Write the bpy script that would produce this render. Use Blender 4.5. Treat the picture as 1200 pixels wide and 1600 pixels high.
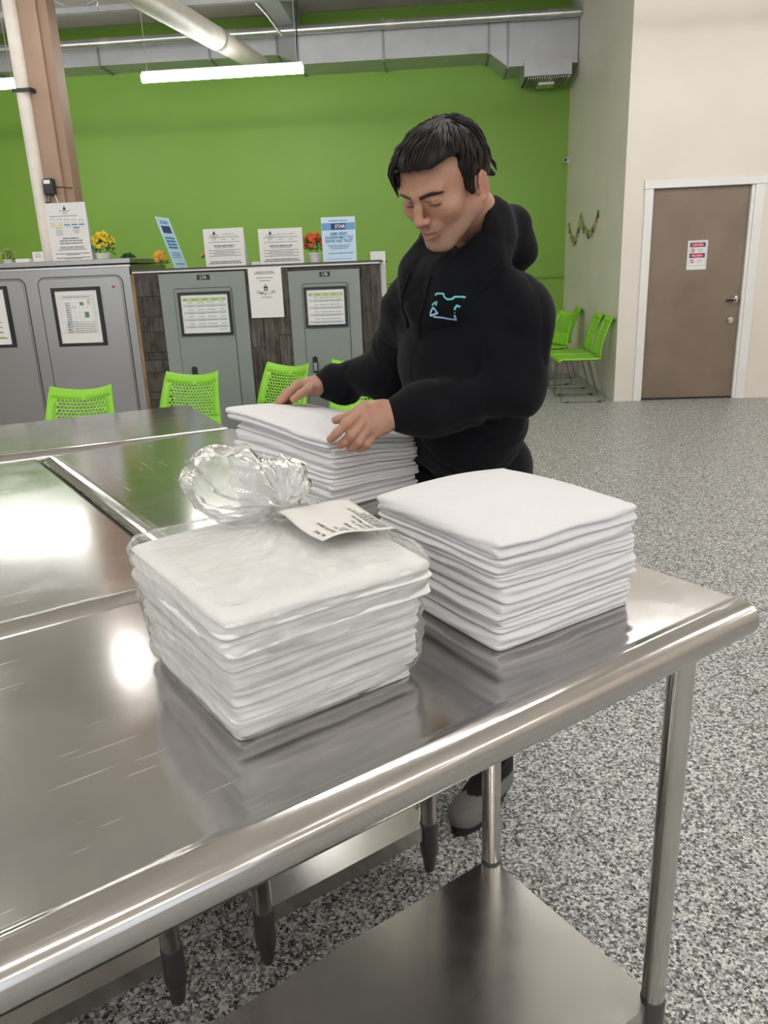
import bpy, bmesh, math, random
import numpy as np
from mathutils import Matrix, Vector
from math import sin, cos, pi, radians, sqrt
random.seed(7)
for o in list(bpy.data.objects): bpy.data.objects.remove(o)
C = bpy.context.scene.collection
SC = bpy.context.scene

# ---------------------------------------------------------------- camera
F_PX, PITCH, ROLL, CAM_H = 1199.0, radians(17.55), radians(2.33), 1.415
cam = bpy.data.cameras.new('camera'); cam_o = bpy.data.objects.new('camera', cam); C.objects.link(cam_o)
Fv = Vector((0, cos(PITCH), -sin(PITCH))); U0 = Vector((0, sin(PITCH), cos(PITCH))); X0 = Vector((1, 0, 0))
Xr = cos(ROLL)*X0 - sin(ROLL)*U0; Ur = sin(ROLL)*X0 + cos(ROLL)*U0
m = Matrix((Xr, Ur, -Fv)).transposed().to_4x4(); m.translation = (0, 0, CAM_H)
cam_o.matrix_world = m
cam.sensor_fit = 'VERTICAL'; cam.sensor_height = 36; cam.lens = F_PX*36/1600
cam.clip_start = 0.02
SC.camera = cam_o
SC.view_settings.view_transform = 'Standard'; SC.view_settings.look = 'None'
SC.view_settings.gamma = 1.0; SC.view_settings.exposure = 0.0
try: SC.view_settings.use_curve_mapping = False
except Exception: pass

# ---------------------------------------------------------------- sky outside the shop front
W = bpy.data.worlds.new('world'); SC.world = W; W.use_nodes = True
bg = W.node_tree.nodes['Background']; bg.inputs[0].default_value = (0.86, 0.93, 1.0, 1); bg.inputs[1].default_value = 1.6
STRIP_POWER = 34.0

# ---------------------------------------------------------------- frames of reference
YAW_B = radians(-4.53)                      # the building
MB_ = Matrix.Rotation(YAW_B, 4, 'Z')
YAW_T = radians(34.19)                      # the work tables; x runs to their right ends, y away
MT_ = Matrix.Translation((0.529, 1.059, 0)) @ Matrix.Rotation(YAW_T, 4, 'Z')
TOP = 0.92

# ---------------------------------------------------------------- materials
def new_mat(name):
    m = bpy.data.materials.new(name); m.use_nodes = True
    return m, m.node_tree.nodes, m.node_tree.links, m.node_tree.nodes['Principled BSDF']
def mat(name, col, rough=0.5, metal=0.0, noise=0.0, nscale=8.0, bump=0.0, bscale=60.0, spec=0.5, emit=0.0, trans=0.0, sheen=0.0, rvar=0.0, obj_var=0.0):
    m, N, L, P = new_mat(name)
    col = tuple(col)+(1,) if len(col) == 3 else col
    P.inputs['Base Color'].default_value = col; P.inputs['Roughness'].default_value = rough
    P.inputs['Metallic'].default_value = metal; P.inputs['Specular IOR Level'].default_value = spec
    if trans: P.inputs['Transmission Weight'].default_value = trans
    if sheen: P.inputs['Sheen Weight'].default_value = sheen
    if emit:
        P.inputs['Emission Color'].default_value = col; P.inputs['Emission Strength'].default_value = emit
    tc = N.new('ShaderNodeTexCoord')
    if noise or rvar or obj_var:
        n = N.new('ShaderNodeTexNoise'); n.inputs['Scale'].default_value = nscale; n.inputs['Detail'].default_value = 5
        L.new(tc.outputs['Object'], n.inputs['Vector'])
        if noise or obj_var:
            mr = N.new('ShaderNodeMapRange'); mr.inputs[1].default_value = .25; mr.inputs[2].default_value = .75
            mr.inputs[3].default_value = 1-noise; mr.inputs[4].default_value = 1+noise
            L.new(n.outputs['Fac'], mr.inputs[0])
            hs = N.new('ShaderNodeHueSaturation'); hs.inputs['Color'].default_value = col
            if obj_var:
                oi = N.new('ShaderNodeObjectInfo'); m2 = N.new('ShaderNodeMapRange')
                m2.inputs[3].default_value = 1-obj_var; m2.inputs[4].default_value = 1+obj_var
                L.new(oi.outputs['Random'], m2.inputs[0])
                mm = N.new('ShaderNodeMath'); mm.operation = 'MULTIPLY'
                L.new(mr.outputs[0], mm.inputs[0]); L.new(m2.outputs[0], mm.inputs[1]); L.new(mm.outputs[0], hs.inputs['Value'])
            else: L.new(mr.outputs[0], hs.inputs['Value'])
            L.new(hs.outputs[0], P.inputs['Base Color'])
        if rvar:
            mr = N.new('ShaderNodeMapRange'); mr.inputs[1].default_value = .3; mr.inputs[2].default_value = .7
            mr.inputs[3].default_value = max(0, rough-rvar); mr.inputs[4].default_value = rough+rvar
            L.new(n.outputs['Fac'], mr.inputs[0]); L.new(mr.outputs[0], P.inputs['Roughness'])
    if bump:
        n = N.new('ShaderNodeTexNoise'); n.inputs['Scale'].default_value = bscale; n.inputs['Detail'].default_value = 4
        L.new(tc.outputs['Object'], n.inputs['Vector'])
        b = N.new('ShaderNodeBump'); b.inputs['Strength'].default_value = bump; b.inputs['Distance'].default_value = 0.004
        L.new(n.outputs['Fac'], b.inputs['Height']); L.new(b.outputs[0], P.inputs['Normal'])
    return m

def steel_mat(name, col=(.53, .515, .50), rough=.2, wob=1.0, scratch=1.0, brush=(3, 120, 3), mott=1.0):
    m, N, L, P = new_mat(name)
    P.inputs['Metallic'].default_value = 1
    tc = N.new('ShaderNodeTexCoord')
    n1 = N.new('ShaderNodeTexNoise'); n1.inputs['Scale'].default_value = 2.6; n1.inputs['Detail'].default_value = .5
    L.new(tc.outputs['Object'], n1.inputs['Vector'])
    mp = N.new('ShaderNodeMapping'); mp.inputs['Scale'].default_value = brush; mp.inputs['Rotation'].default_value = (0, 0, radians(0))
    L.new(tc.outputs['Object'], mp.inputs['Vector'])
    n2 = N.new('ShaderNodeTexNoise'); n2.inputs['Scale'].default_value = 4; n2.inputs['Detail'].default_value = 6
    L.new(mp.outputs[0], n2.inputs['Vector'])
    n3 = N.new('ShaderNodeTexNoise'); n3.inputs['Scale'].default_value = 14; n3.inputs['Detail'].default_value = 8; n3.inputs['Roughness'].default_value = .7
    L.new(tc.outputs['Object'], n3.inputs['Vector'])
    # fine sparse scratches in several directions
    acc = None
    for k, (rot, sx) in enumerate(((20, 7), (55, 8), (-35, 6))):
        mq = N.new('ShaderNodeMapping'); mq.inputs['Rotation'].default_value = (0, 0, radians(rot)); mq.inputs['Scale'].default_value = (sx, 300, 1)
        L.new(tc.outputs['Object'], mq.inputs['Vector'])
        nn = N.new('ShaderNodeTexNoise'); nn.inputs['Scale'].default_value = 1.0; nn.inputs['Detail'].default_value = 1; nn.inputs['Distortion'].default_value = .3
        L.new(mq.outputs[0], nn.inputs['Vector'])
        r = N.new('ShaderNodeMapRange'); r.inputs[1].default_value = .74; r.inputs[2].default_value = .80
        L.new(nn.outputs['Fac'], r.inputs[0])
        if acc is None: acc = r.outputs[0]
        else:
            a = N.new('ShaderNodeMath'); a.operation = 'MAXIMUM'; L.new(acc, a.inputs[0]); L.new(r.outputs[0], a.inputs[1]); acc = a.outputs[0]
    mr = N.new('ShaderNodeMapRange'); mr.inputs[1].default_value = .3; mr.inputs[2].default_value = .7
    mr.inputs[3].default_value = rough*(1-.2*mott); mr.inputs[4].default_value = rough*(1+.3*mott)
    L.new(n3.outputs['Fac'], mr.inputs[0])
    ad = N.new('ShaderNodeMath'); ad.operation = 'MULTIPLY_ADD'; ad.inputs[1].default_value = .15*scratch
    L.new(acc, ad.inputs[0]); L.new(mr.outputs[0], ad.inputs[2]); L.new(ad.outputs[0], P.inputs['Roughness'])
    mc = N.new('ShaderNodeMix'); mc.data_type = 'RGBA'
    mc.inputs['A'].default_value = (*[c*(1-.08*mott) for c in col], 1); mc.inputs['B'].default_value = (*[min(1, c*(1+.08*mott)) for c in col], 1)
    L.new(n3.outputs['Fac'], mc.inputs['Factor'])
    mc2 = N.new('ShaderNodeMix'); mc2.data_type = 'RGBA'; mc2.inputs['B'].default_value = (.9, .89, .87, 1)
    sm = N.new('ShaderNodeMath'); sm.operation = 'MULTIPLY'; sm.inputs[1].default_value = .35*scratch; L.new(acc, sm.inputs[0])
    L.new(sm.outputs[0], mc2.inputs['Factor'])
    L.new(mc.outputs['Result'], mc2.inputs['A']); L.new(mc2.outputs['Result'], P.inputs['Base Color'])
    b1 = N.new('ShaderNodeBump'); b1.inputs['Strength'].default_value = .30*wob; b1.inputs['Distance'].default_value = .010
    L.new(n1.outputs['Fac'], b1.inputs['Height'])
    L.new(b1.outputs[0], P.inputs['Normal'])
    return m

def floor_mat():
    m, N, L, P = new_mat('epoxy_flake_floor')
    tc = N.new('ShaderNodeTexCoord')
    nd = N.new('ShaderNodeTexNoise'); nd.inputs['Scale'].default_value = 260; nd.inputs['Detail'].default_value = 2
    L.new(tc.outputs['Object'], nd.inputs['Vector'])
    mxv = N.new('ShaderNodeMix'); mxv.data_type = 'VECTOR'; mxv.inputs['Factor'].default_value = .012
    L.new(tc.outputs['Object'], mxv.inputs['A']); L.new(nd.outputs['Color'], mxv.inputs['B'])
    v = N.new('ShaderNodeTexVoronoi'); v.inputs['Scale'].default_value = 175
    L.new(mxv.outputs['Result'], v.inputs['Vector'])
    sep = N.new('ShaderNodeSeparateColor'); L.new(v.outputs['Color'], sep.inputs[0])
    r = N.new('ShaderNodeValToRGB'); cr = r.color_ramp; cr.interpolation = 'CONSTANT'
    cols = [(0, (.035, .037, .042)), (.18, (.15, .155, .16)), (.32, (.34, .345, .345)), (.50, (.56, .565, .55)), (.72, (.80, .80, .77)), (.91, (.19, .195, .20)), (.97, (.40, .47, .42))]
    cr.elements[0].position = 0; cr.elements[0].color = (*cols[0][1], 1)
    cr.elements[1].position = cols[1][0]; cr.elements[1].color = (*cols[1][1], 1)
    for p, c in cols[2:]:
        e = cr.elements.new(p); e.color = (*c, 1)
    L.new(sep.outputs[0], r.inputs[0]); L.new(r.outputs[0], P.inputs['Base Color'])
    P.inputs['Roughness'].default_value = .38
    P.inputs['Specular IOR Level'].default_value = .45
    b = N.new('ShaderNodeBump'); b.inputs['Strength'].default_value = .25; b.inputs['Distance'].default_value = .001
    L.new(sep.outputs[1], b.inputs['Height']); L.new(b.outputs[0], P.inputs['Normal'])
    return m

def wood_mat(name, c1, c2, var=.35):
    m, N, L, P = new_mat(name)
    tc = N.new('ShaderNodeTexCoord'); mp = N.new('ShaderNodeMapping')
    oi = N.new('ShaderNodeObjectInfo')
    cx = N.new('ShaderNodeVectorMath'); cx.operation = 'MULTIPLY_ADD'; cx.inputs[1].default_value = (9, 7, 5)
    cc = N.new('ShaderNodeCombineXYZ')
    for i in range(3): L.new(oi.outputs['Random'], cc.inputs[i])
    L.new(cc.outputs[0], cx.inputs[0]); L.new(tc.outputs['Object'], cx.inputs[2]); L.new(cx.outputs[0], mp.inputs['Vector'])
    mp.inputs['Scale'].default_value = (30, 30, 2.2)
    n = N.new('ShaderNodeTexNoise'); n.inputs['Scale'].default_value = 2.2; n.inputs['Detail'].default_value = 8; n.inputs['Roughness'].default_value = .65
    L.new(mp.outputs[0], n.inputs['Vector'])
    n2 = N.new('ShaderNodeTexNoise'); n2.inputs['Scale'].default_value = 9; n2.inputs['Detail'].default_value = 3; L.new(cx.outputs[0], n2.inputs['Vector'])
    r = N.new('ShaderNodeValToRGB'); r.color_ramp.elements[0].position = .32; r.color_ramp.elements[1].position = .7
    r.color_ramp.elements[0].color = (*c1, 1); r.color_ramp.elements[1].color = (*c2, 1)
    ml = N.new('ShaderNodeMath'); ml.operation = 'MULTIPLY_ADD'; ml.inputs[1].default_value = .45
    sb = N.new('ShaderNodeMath'); sb.operation = 'SUBTRACT'; sb.inputs[1].default_value = .22
    L.new(n.outputs['Fac'], sb.inputs[0]); L.new(n2.outputs['Fac'], ml.inputs[0]); L.new(sb.outputs[0], ml.inputs[2]); L.new(ml.outputs[0], r.inputs[0])
    hs = N.new('ShaderNodeHueSaturation'); m2 = N.new('ShaderNodeMapRange'); m2.inputs[3].default_value = 1-var; m2.inputs[4].default_value = 1+var
    L.new(oi.outputs['Random'], m2.inputs[0]); L.new(m2.outputs[0], hs.inputs['Value']); L.new(r.outputs[0], hs.inputs['Color'])
    L.new(hs.outputs[0], P.inputs['Base Color']); P.inputs['Roughness'].default_value = .8
    b = N.new('ShaderNodeBump'); b.inputs['Strength'].default_value = .5; b.inputs['Distance'].default_value = .004
    L.new(n.outputs['Fac'], b.inputs['Height']); L.new(b.outputs[0], P.inputs['Normal'])
    return m

M = {}
M['floor'] = floor_mat()
M['green_wall'] = mat('green_wall_paint', (.215, .41, .05), .5, noise=.05, nscale=1.2, bump=.25, bscale=45)
M['white_wall'] = mat('white_wall_paint', (.80, .765, .70), .42, noise=.04, nscale=1.5, bump=.35, bscale=30)
M['cream_wall'] = mat('cream_wall_paint', (.76, .70, .63), .5, noise=.04, nscale=1.7, bump=.3, bscale=30)
M['trim'] = mat('white_trim_paint', (.80, .79, .77), .38, noise=.03, nscale=5)
M['ceiling'] = mat('grey_roof_deck', (.66, .61, .56), .7, noise=.06, nscale=2)
M['joist'] = mat('grey_joist_paint', (.42, .43, .45), .5, noise=.08)
M['door'] = mat('brown_door_laminate', (.215, .158, .115), .45, noise=.16, nscale=3, bump=.15, bscale=200)
M['column'] = mat('tan_column_paint', (.35, .235, .165), .5, noise=.06, nscale=6)
M['pipe_white'] = mat('dirty_white_pipe', (.72, .66, .60), .45, noise=.10, nscale=9)
M['duct'] = mat('galvanised_duct', (.50, .51, .54), .42, .55, noise=.08, nscale=4, bump=.15, bscale=8)
M['duct_dark'] = mat('duct_flange', (.30, .31, .33), .45, .6)
M['silver'] = mat('spiral_pipe_metal', (.60, .61, .62), .3, .9, noise=.08, bump=.1, bscale=40)
M['galv'] = mat('zinc_strap', (.65, .64, .62), .35, .8)
M['tube_light'] = mat('strip_light_lens', (1, .985, .95), .4, emit=STRIP_POWER)
M['light_body'] = mat('white_light_housing', (.8, .8, .8), .4)
M['table_top'] = steel_mat('scratched_stainless_top', rough=.14, wob=.6, scratch=1.8, mott=.8)
M['table_leg'] = steel_mat('polished_tube_steel', col=(.58, .56, .53), rough=.13, wob=.1, scratch=0, brush=(40, 40, 1))
M['table_shelf'] = steel_mat('brushed_shelf_steel', col=(.60, .585, .56), rough=.21, wob=1.0, scratch=.3, mott=.4)
M['cabinet_steel'] = steel_mat('brushed_cabinet_steel', col=(.37, .36, .35), rough=.30, wob=1.0, scratch=0, brush=(120, 3, 3), mott=.02)
M['foot'] = mat('grey_bullet_foot', (.10, .10, .10), .35, .6)
M['grey_paint'] = mat('grey_green_enamel', (.245, .275, .262), .42, noise=.03)
M['groove'] = mat('dark_gap', (.02, .022, .022), .7)
M['black'] = mat('black_plastic', (.012, .012, .014), .4)
M['black_rubber'] = mat('black_rubber', (.02, .02, .02), .7)
M['wood'] = wood_mat('weathered_plank_wood', (.020, .016, .013), (.135, .112, .095))
M['wood_light'] = wood_mat('raw_wood_edge', (.16, .09, .045), (.34, .22, .13), .1)
M['cap'] = mat('pale_counter_edge', (.66, .64, .62), .35, .3)
M['cap_dark'] = mat('dark_counter_top', (.07, .065, .06), .5)
M['paper'] = mat('white_paper', (.80, .79, .78), .6, noise=.02)
M['acrylic'] = mat('clear_acrylic_edge', (.80, .82, .80), .15, spec=.6)
M['ink'] = mat('grey_print', (.13, .13, .14), .7)
M['ink_light'] = mat('light_grey_print', (.36, .36, .37), .7)
M['ink_green'] = mat('green_print', (.10, .27, .10), .7)
M['ink_lime'] = mat('lime_print', (.34, .50, .16), .7)
M['ink_blue'] = mat('blue_print', (.03, .16, .36), .7)
M['ink_sky'] = mat('light_blue_print', (.42, .66, .84), .7)
M['ink_navy'] = mat('navy_print', (.03, .05, .16), .7)
M['ink_red'] = mat('red_print', (.62, .03, .07), .6)
M['ink_yellow'] = mat('yellow_print', (.72, .62, .08), .7)
M['row_tint'] = mat('grey_blue_row_tint', (.55, .60, .62), .7)
M['poster_blue'] = mat('pale_blue_paper', (.50, .72, .88), .5, noise=.12, nscale=6)
M['white_print'] = mat('white_print', (.85, .85, .85), .6)
M['chair_green'] = mat('lime_green_plastic', (.27, .63, .04), .38, spec=.5)
M['chair_wire'] = mat('grey_wire_frame', (.20, .20, .20), .35, .8)
M['chrome'] = mat('satin_nickel', (.62, .60, .56), .22, 1.0)
M['pot'] = mat('white_ribbed_pot', (.74, .73, .70), .5)
M['leaf'] = mat('green_leaf', (.05, .16, .03), .5, obj_var=.2)
M['leaf_light'] = mat('pale_green_leaf', (.28, .40, .10), .5)
M['leaf_dark'] = mat('dark_green_leaf', (.008, .035, .012), .6)
M['fl_yellow'] = mat('yellow_petal', (.80, .60, .02), .5)
M['fl_orange'] = mat('orange_yellow_petal', (.85, .40, .03), .5)
M['fl_red'] = mat('orange_red_petal', (.75, .09, .02), .5)
M['fl_pink'] = mat('dusty_pink_petal', (.60, .34, .24), .5)
M['ledge'] = mat('pinkish_stone_ledge', (.55, .46, .42), .7, noise=.25, nscale=12)
M['glass'] = mat('clear_added_window_glass', (1, 1, 1), .0, trans=1.0)

# ---------------------------------------------------------------- mesh helpers
def finish(bm, smooth=False):
    me = bpy.data.meshes.new('m'); bm.to_mesh(me); bm.free()
    if smooth:
        me.polygons.foreach_set('use_smooth', [True]*len(me.polygons))
        try: me.set_sharp_from_angle(angle=radians(40))
        except Exception: pass
    return me
def obj(name, bm, material, parent=None, smooth=False, mw=None, kind=None):
    me = finish(bm, smooth) if isinstance(bm, bmesh.types.BMesh) else bm
    me.name = name
    o = bpy.data.objects.new(name, me); C.objects.link(o)
    if material is not None and not me.materials: me.materials.append(material)
    if parent: o.parent = parent
    if mw is not None: o.matrix_local = mw
    if kind: o['kind'] = kind
    return o
def flat_big(o, area):
    for p in o.data.polygons:
        if p.area > area: p.use_smooth = False
    return o
def tag(o, label, cat, group=None):
    o['label'] = label; o['category'] = cat
    if group: o['group'] = group
    return o
def thing(name, label, cat, mw=None, group=None):
    o = bpy.data.objects.new(name, None); C.objects.link(o); o.empty_display_size = .05
    if mw is not None: o.matrix_world = mw
    return tag(o, label, cat, group)
def struct(name, bm, material, mw=None, parent=None, smooth=False):
    o = obj(name, bm, material, parent, smooth, mw)
    if not parent: o['kind'] = 'structure'
    return o
def bx(bm, x0, x1, y0, y1, z0, z1, bev=0.0, seg=2):
    vs = [bm.verts.new((x, y, z)) for z in (z0, z1) for y in (y0, y1) for x in (x0, x1)]
    fs = [bm.faces.new([vs[i] for i in q]) for q in ((0, 2, 3, 1), (4, 5, 7, 6), (0, 1, 5, 4), (2, 6, 7, 3), (0, 4, 6, 2), (1, 3, 7, 5))]
    if bev:
        es = list({e for f in fs for e in f.edges})
        bmesh.ops.bevel(bm, geom=es, offset=bev, segments=seg, affect='EDGES', profile=.5)
def box(*a, **k):
    bm = bmesh.new(); bx(bm, *a, **k); return bm
def tube(bm, pts, r, n=12, caps=True):
    """tube through pts; r number or list"""
    pts = [Vector(p) for p in pts]; rs = r if isinstance(r, (list, tuple)) else [r]*len(pts)
    rings = []; up = None
    for i, p in enumerate(pts):
        d = (pts[min(i+1, len(pts)-1)]-pts[max(i-1, 0)]).normalized()
        if up is None:
            up = Vector((0, 0, 1)) if abs(d.z) < .9 else Vector((1, 0, 0))
        a = d.cross(up).normalized(); b = a.cross(d).normalized(); up = b
        rings.append([bm.verts.new(p+rs[i]*(cos(2*pi*k/n)*a+sin(2*pi*k/n)*b)) for k in range(n)])
    for A, B_ in zip(rings, rings[1:]):
        for k in range(n): bm.faces.new((A[k], A[(k+1) % n], B_[(k+1) % n], B_[k]))
    if caps:
        bm.faces.new(rings[0][::-1]); bm.faces.new(rings[-1])
def tb(pts, r, n=12):
    bm = bmesh.new(); tube(bm, pts, r, n); return bm
def lathe(bm, prof, n=20, c=(0, 0)):
    rings = []
    for r, z in prof:
        rings.append([bm.verts.new((c[0]+r*cos(2*pi*k/n), c[1]+r*sin(2*pi*k/n), z)) for k in range(n)])
    for A, B_ in zip(rings, rings[1:]):
        for k in range(n): bm.faces.new((A[k], A[(k+1) % n], B_[(k+1) % n], B_[k]))
    bm.faces.new(rings[0][::-1]); bm.faces.new(rings[-1])
def fillet(pts, r, n=5):
    """round the corners of a polyline"""
    pts = [Vector(p) for p in pts]; out = [pts[0]]
    for a, b, c in zip(pts, pts[1:], pts[2:]):
        d1 = (a-b); d2 = (c-b); rr = min(r, d1.length*.49, d2.length*.49)
        p = b+d1.normalized()*rr; q = b+d2.normalized()*rr
        for k in range(n+1):
            t = k/n; out.append((1-t)**2*p+2*t*(1-t)*b+t*t*q)
    out.append(pts[-1]); return out
def prism(outline, y0, y1):
    """closed outline of (x, z) extruded along y"""
    bm = bmesh.new(); A = [bm.verts.new((x, y0, z)) for x, z in outline]; B_ = [bm.verts.new((x, y1, z)) for x, z in outline]
    n = len(A)
    for k in range(n): bm.faces.new((A[k], A[(k+1) % n], B_[(k+1) % n], B_[k]))
    bm.faces.new(A[::-1]); bm.faces.new(B_)
    bmesh.ops.recalc_face_normals(bm, faces=bm.faces); return bm
def rrect(x0, x1, z0, z1, r, n=6):
    out = []
    for cx, cz, a0 in ((x1-r, z1-r, 0), (x0+r, z1-r, 90), (x0+r, z0+r, 180), (x1-r, z0+r, 270)):
        for k in range(n+1):
            a = radians(a0+90*k/n); out.append((cx+r*cos(a), cz+r*sin(a)))
    return out
def Bm(x, y, z, rz=0.0):
    return MB_ @ Matrix.Translation((x, y, z)) @ Matrix.Rotation(rz, 4, 'Z')
def Tm(x, y, z, rz=0.0):
    return MT_ @ Matrix.Translation((x, y, z)) @ Matrix.Rotation(rz, 4, 'Z')
def text_mesh(s, size, align='CENTER', extrude=0.0003, sx=1.0, bold=0.0):
    cu = bpy.data.curves.new('t', 'FONT'); cu.body = s; cu.size = size; cu.align_x = align; cu.extrude = extrude; cu.offset = bold; cu.resolution_u = 2
    o = bpy.data.objects.new('t', cu); C.objects.link(o)
    dg = bpy.context.evaluated_depsgraph_get(); me = bpy.data.meshes.new_from_object(o.evaluated_get(dg))
    bpy.data.objects.remove(o); bpy.data.curves.remove(cu)
    me.transform(Matrix.Scale(sx, 4, (1, 0, 0)))
    return me
RX90 = Matrix.Rotation(pi/2, 4, 'X')
def put_text(parent, s, size, x, z, material, y=-.0006, align='CENTER', sx=1.0, bold=0.0, rot=0.0):
    me = text_mesh(s, size, align, sx=sx, bold=bold)
    return obj('lettering', me, material, parent, mw=Matrix.Translation((x, y, z)) @ Matrix.Rotation(rot, 4, 'Y') @ RX90)
def word_rows(parent, rows, material, y=-.0006, seed=1, name='small_print', d=.0003):
    """rows of tiny unreadable print: (xc, z, width, height) -> word-long dashes"""
    rnd = random.Random(seed); bm = bmesh.new()
    for xc, z, w, h in rows:
        x = xc-w/2
        while x < xc+w/2-.002:
            l = rnd.uniform(1.2, 5.0)*h
            l = min(l, xc+w/2-x)
            bx(bm, x, x+l, y-d, y, z-h/2, z+h/2); x += l+h*.5
    return obj(name, bm, material, parent, kind='stuff')

# ================================================================ THE SETTING
X_SIDE, Y_DOORWALL, Y_BACK, Z_CEIL = 1.817, 8.169, 11.74, 4.72
struct('floor', box(-9, 8, -5, 11.9, -.1, 0), M['floor'], MB_)
struct('ceiling', box(-9, 8, -5, 11.9, Z_CEIL, Z_CEIL+.1), M['ceiling'], MB_)
struct('wall_back', box(-9, 1.95, Y_BACK, Y_BACK+.12, 0, Z_CEIL), M['green_wall'], MB_)
bm = bmesh.new(); bx(bm, X_SIDE, X_SIDE+.12, Y_DOORWALL+.012, Y_BACK, 0, Z_CEIL)
struct('wall_right', bm, M['white_wall'], MB_)
DX0, DX1, DZ = 2.095, 3.015, 2.045
bm = bmesh.new()
bx(bm, X_SIDE, DX0-.02, Y_DOORWALL, Y_DOORWALL+.012, 0, Z_CEIL)
bx(bm, X_SIDE+.12, DX0-.02, Y_DOORWALL+.012, Y_DOORWALL+.14, 0, Z_CEIL)
bx(bm, DX1+.02, 8, Y_DOORWALL, Y_DOORWALL+.14, 0, Z_CEIL)
bx(bm, DX0-.02, DX1+.02, Y_DOORWALL, Y_DOORWALL+.14, DZ+.02, Z_CEIL)
struct('wall_front_of_office', bm, M['cream_wall'], MB_)
bpy.data.objects['wall_front_of_office'].name = 'wall_door_side'
struct('wall_far_right', box(8, 8.12, -5, Y_DOORWALL, 0, Z_CEIL), M['cream_wall'], MB_)
struct('wall_left', box(-9.12, -9, -5, 11.9, 0, Z_CEIL), M['white_wall'], MB_)
# unseen shop front behind the camera: glazed openings added to let daylight in
bm = bmesh.new(); bx(bm, -9, 8, -5.12, -5, 0, .5); bx(bm, -9, 8, -5.12, -5, 3.3, Z_CEIL)
for x in (-9, -5.6, -2.2, 1.2, 4.6, 7.7): bx(bm, x, x+.3, -5.12, -5, .5, 3.3)
struct('wall_behind', bm, M['white_wall'], MB_)
for i, x in enumerate((-5.3, -1.9, 1.5, 4.9)):
    pass
for i, x in enumerate((-8.7, -5.3, -1.9, 1.5, 4.9)):
    w = struct('window_%d' % (i+1), box(x, x+3.1 if x < 4 else x+2.8, -5.07, -5.06, .5, 3.3), M['glass'], MB_)
    bm = bmesh.new(); xe = x+3.1 if x < 4 else x+2.8
    bx(bm, x, x+.06, -5.1, -5.02, .5, 3.3); bx(bm, xe-.06, xe, -5.1, -5.02, .5, 3.3); bx(bm, x, xe, -5.1, -5.02, .5, .56); bx(bm, x, xe, -5.1, -5.02, 3.24, 3.3)
    obj('window_frame', bm, M['black'], w)
# low ledge along the foot of the green wall
struct('trim_1', box(-9, X_SIDE-.002, 10.35, Y_BACK-.002, .001, .17, bev=.01), M['ledge'], MB_)
# slim conduit on the green wall
bm = bmesh.new(); tube(bm, [(-1, Y_BACK-.02, 1.212), (X_SIDE-.01, Y_BACK-.02, 1.212)], .012, 8)
c = obj('wall_conduit', bm, M['green_wall'], mw=MB_, smooth=True); tag(c, 'thin green painted conduit low on the green back wall', 'conduit')
# door
door = struct('door_1', box(DX0, DX1, Y_DOORWALL+.03, Y_DOORWALL+.075, .012, DZ, bev=.002), M['door'], MB_)
for nm, b_ in (('casing', (DX0-.085, DX0-.004, Y_DOORWALL-.02, Y_DOORWALL+.03, 0, DZ+.01)), ('casing', (DX1+.03, DX1+.12, Y_DOORWALL-.02, Y_DOORWALL+.03, 0, DZ+.01)),
               ('casing', (DX0-.095, DX1+.13, Y_DOORWALL-.03, Y_DOORWALL+.03, DZ+.008, DZ+.085)),
               ('door_jamb', (DX1, DX1+.032, Y_DOORWALL-.005, Y_DOORWALL+.09, 0, DZ+.008))):
    obj(nm, box(*b_, bev=.004), M['trim'], door)
bm = bmesh.new(); bx(bm, 2.862, 2.992, Y_DOORWALL-.03, Y_DOORWALL-.015, .975, .995, bev=.004); obj('lever_handle', bm, M['black'], door)
bm = bmesh.new(); tube(bm, [(2.965, Y_DOORWALL+.03, .985), (2.965, Y_DOORWALL-.03, .985)], .012); tube(bm, [(2.965, Y_DOORWALL+.03, .992), (2.965, Y_DOORWALL+.02, .992)], .028, 20)
tube(bm, [(2.955, Y_DOORWALL+.005, 1.012), (2.955, Y_DOORWALL-.02, 1.018)], .01); obj('handle_rose', bm, M['chrome'], door, smooth=True)
bm = bmesh.new(); tube(bm, [(2.935, Y_DOORWALL+.03, .79), (2.935, Y_DOORWALL+.012, .79)], [.034, .030], 20); tube(bm, [(2.935, Y_DOORWALL+.014, .79), (2.935, Y_DOORWALL-.012, .79)], [.014, .022], 16)
obj('deadbolt', bm, M['chrome'], door, smooth=True)
obj('door_light_block', box(DX0-.018, DX1+.018, Y_DOORWALL+.077, Y_DOORWALL+.095, .001, DZ+.018), M['trim'], door)  # added panel behind the door, blocks light leaking through its gaps
obj('door_sweep', box(DX0, DX1, Y_DOORWALL+.022, Y_DOORWALL+.03, .002, .02), M['black_rubber'], door)
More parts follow.
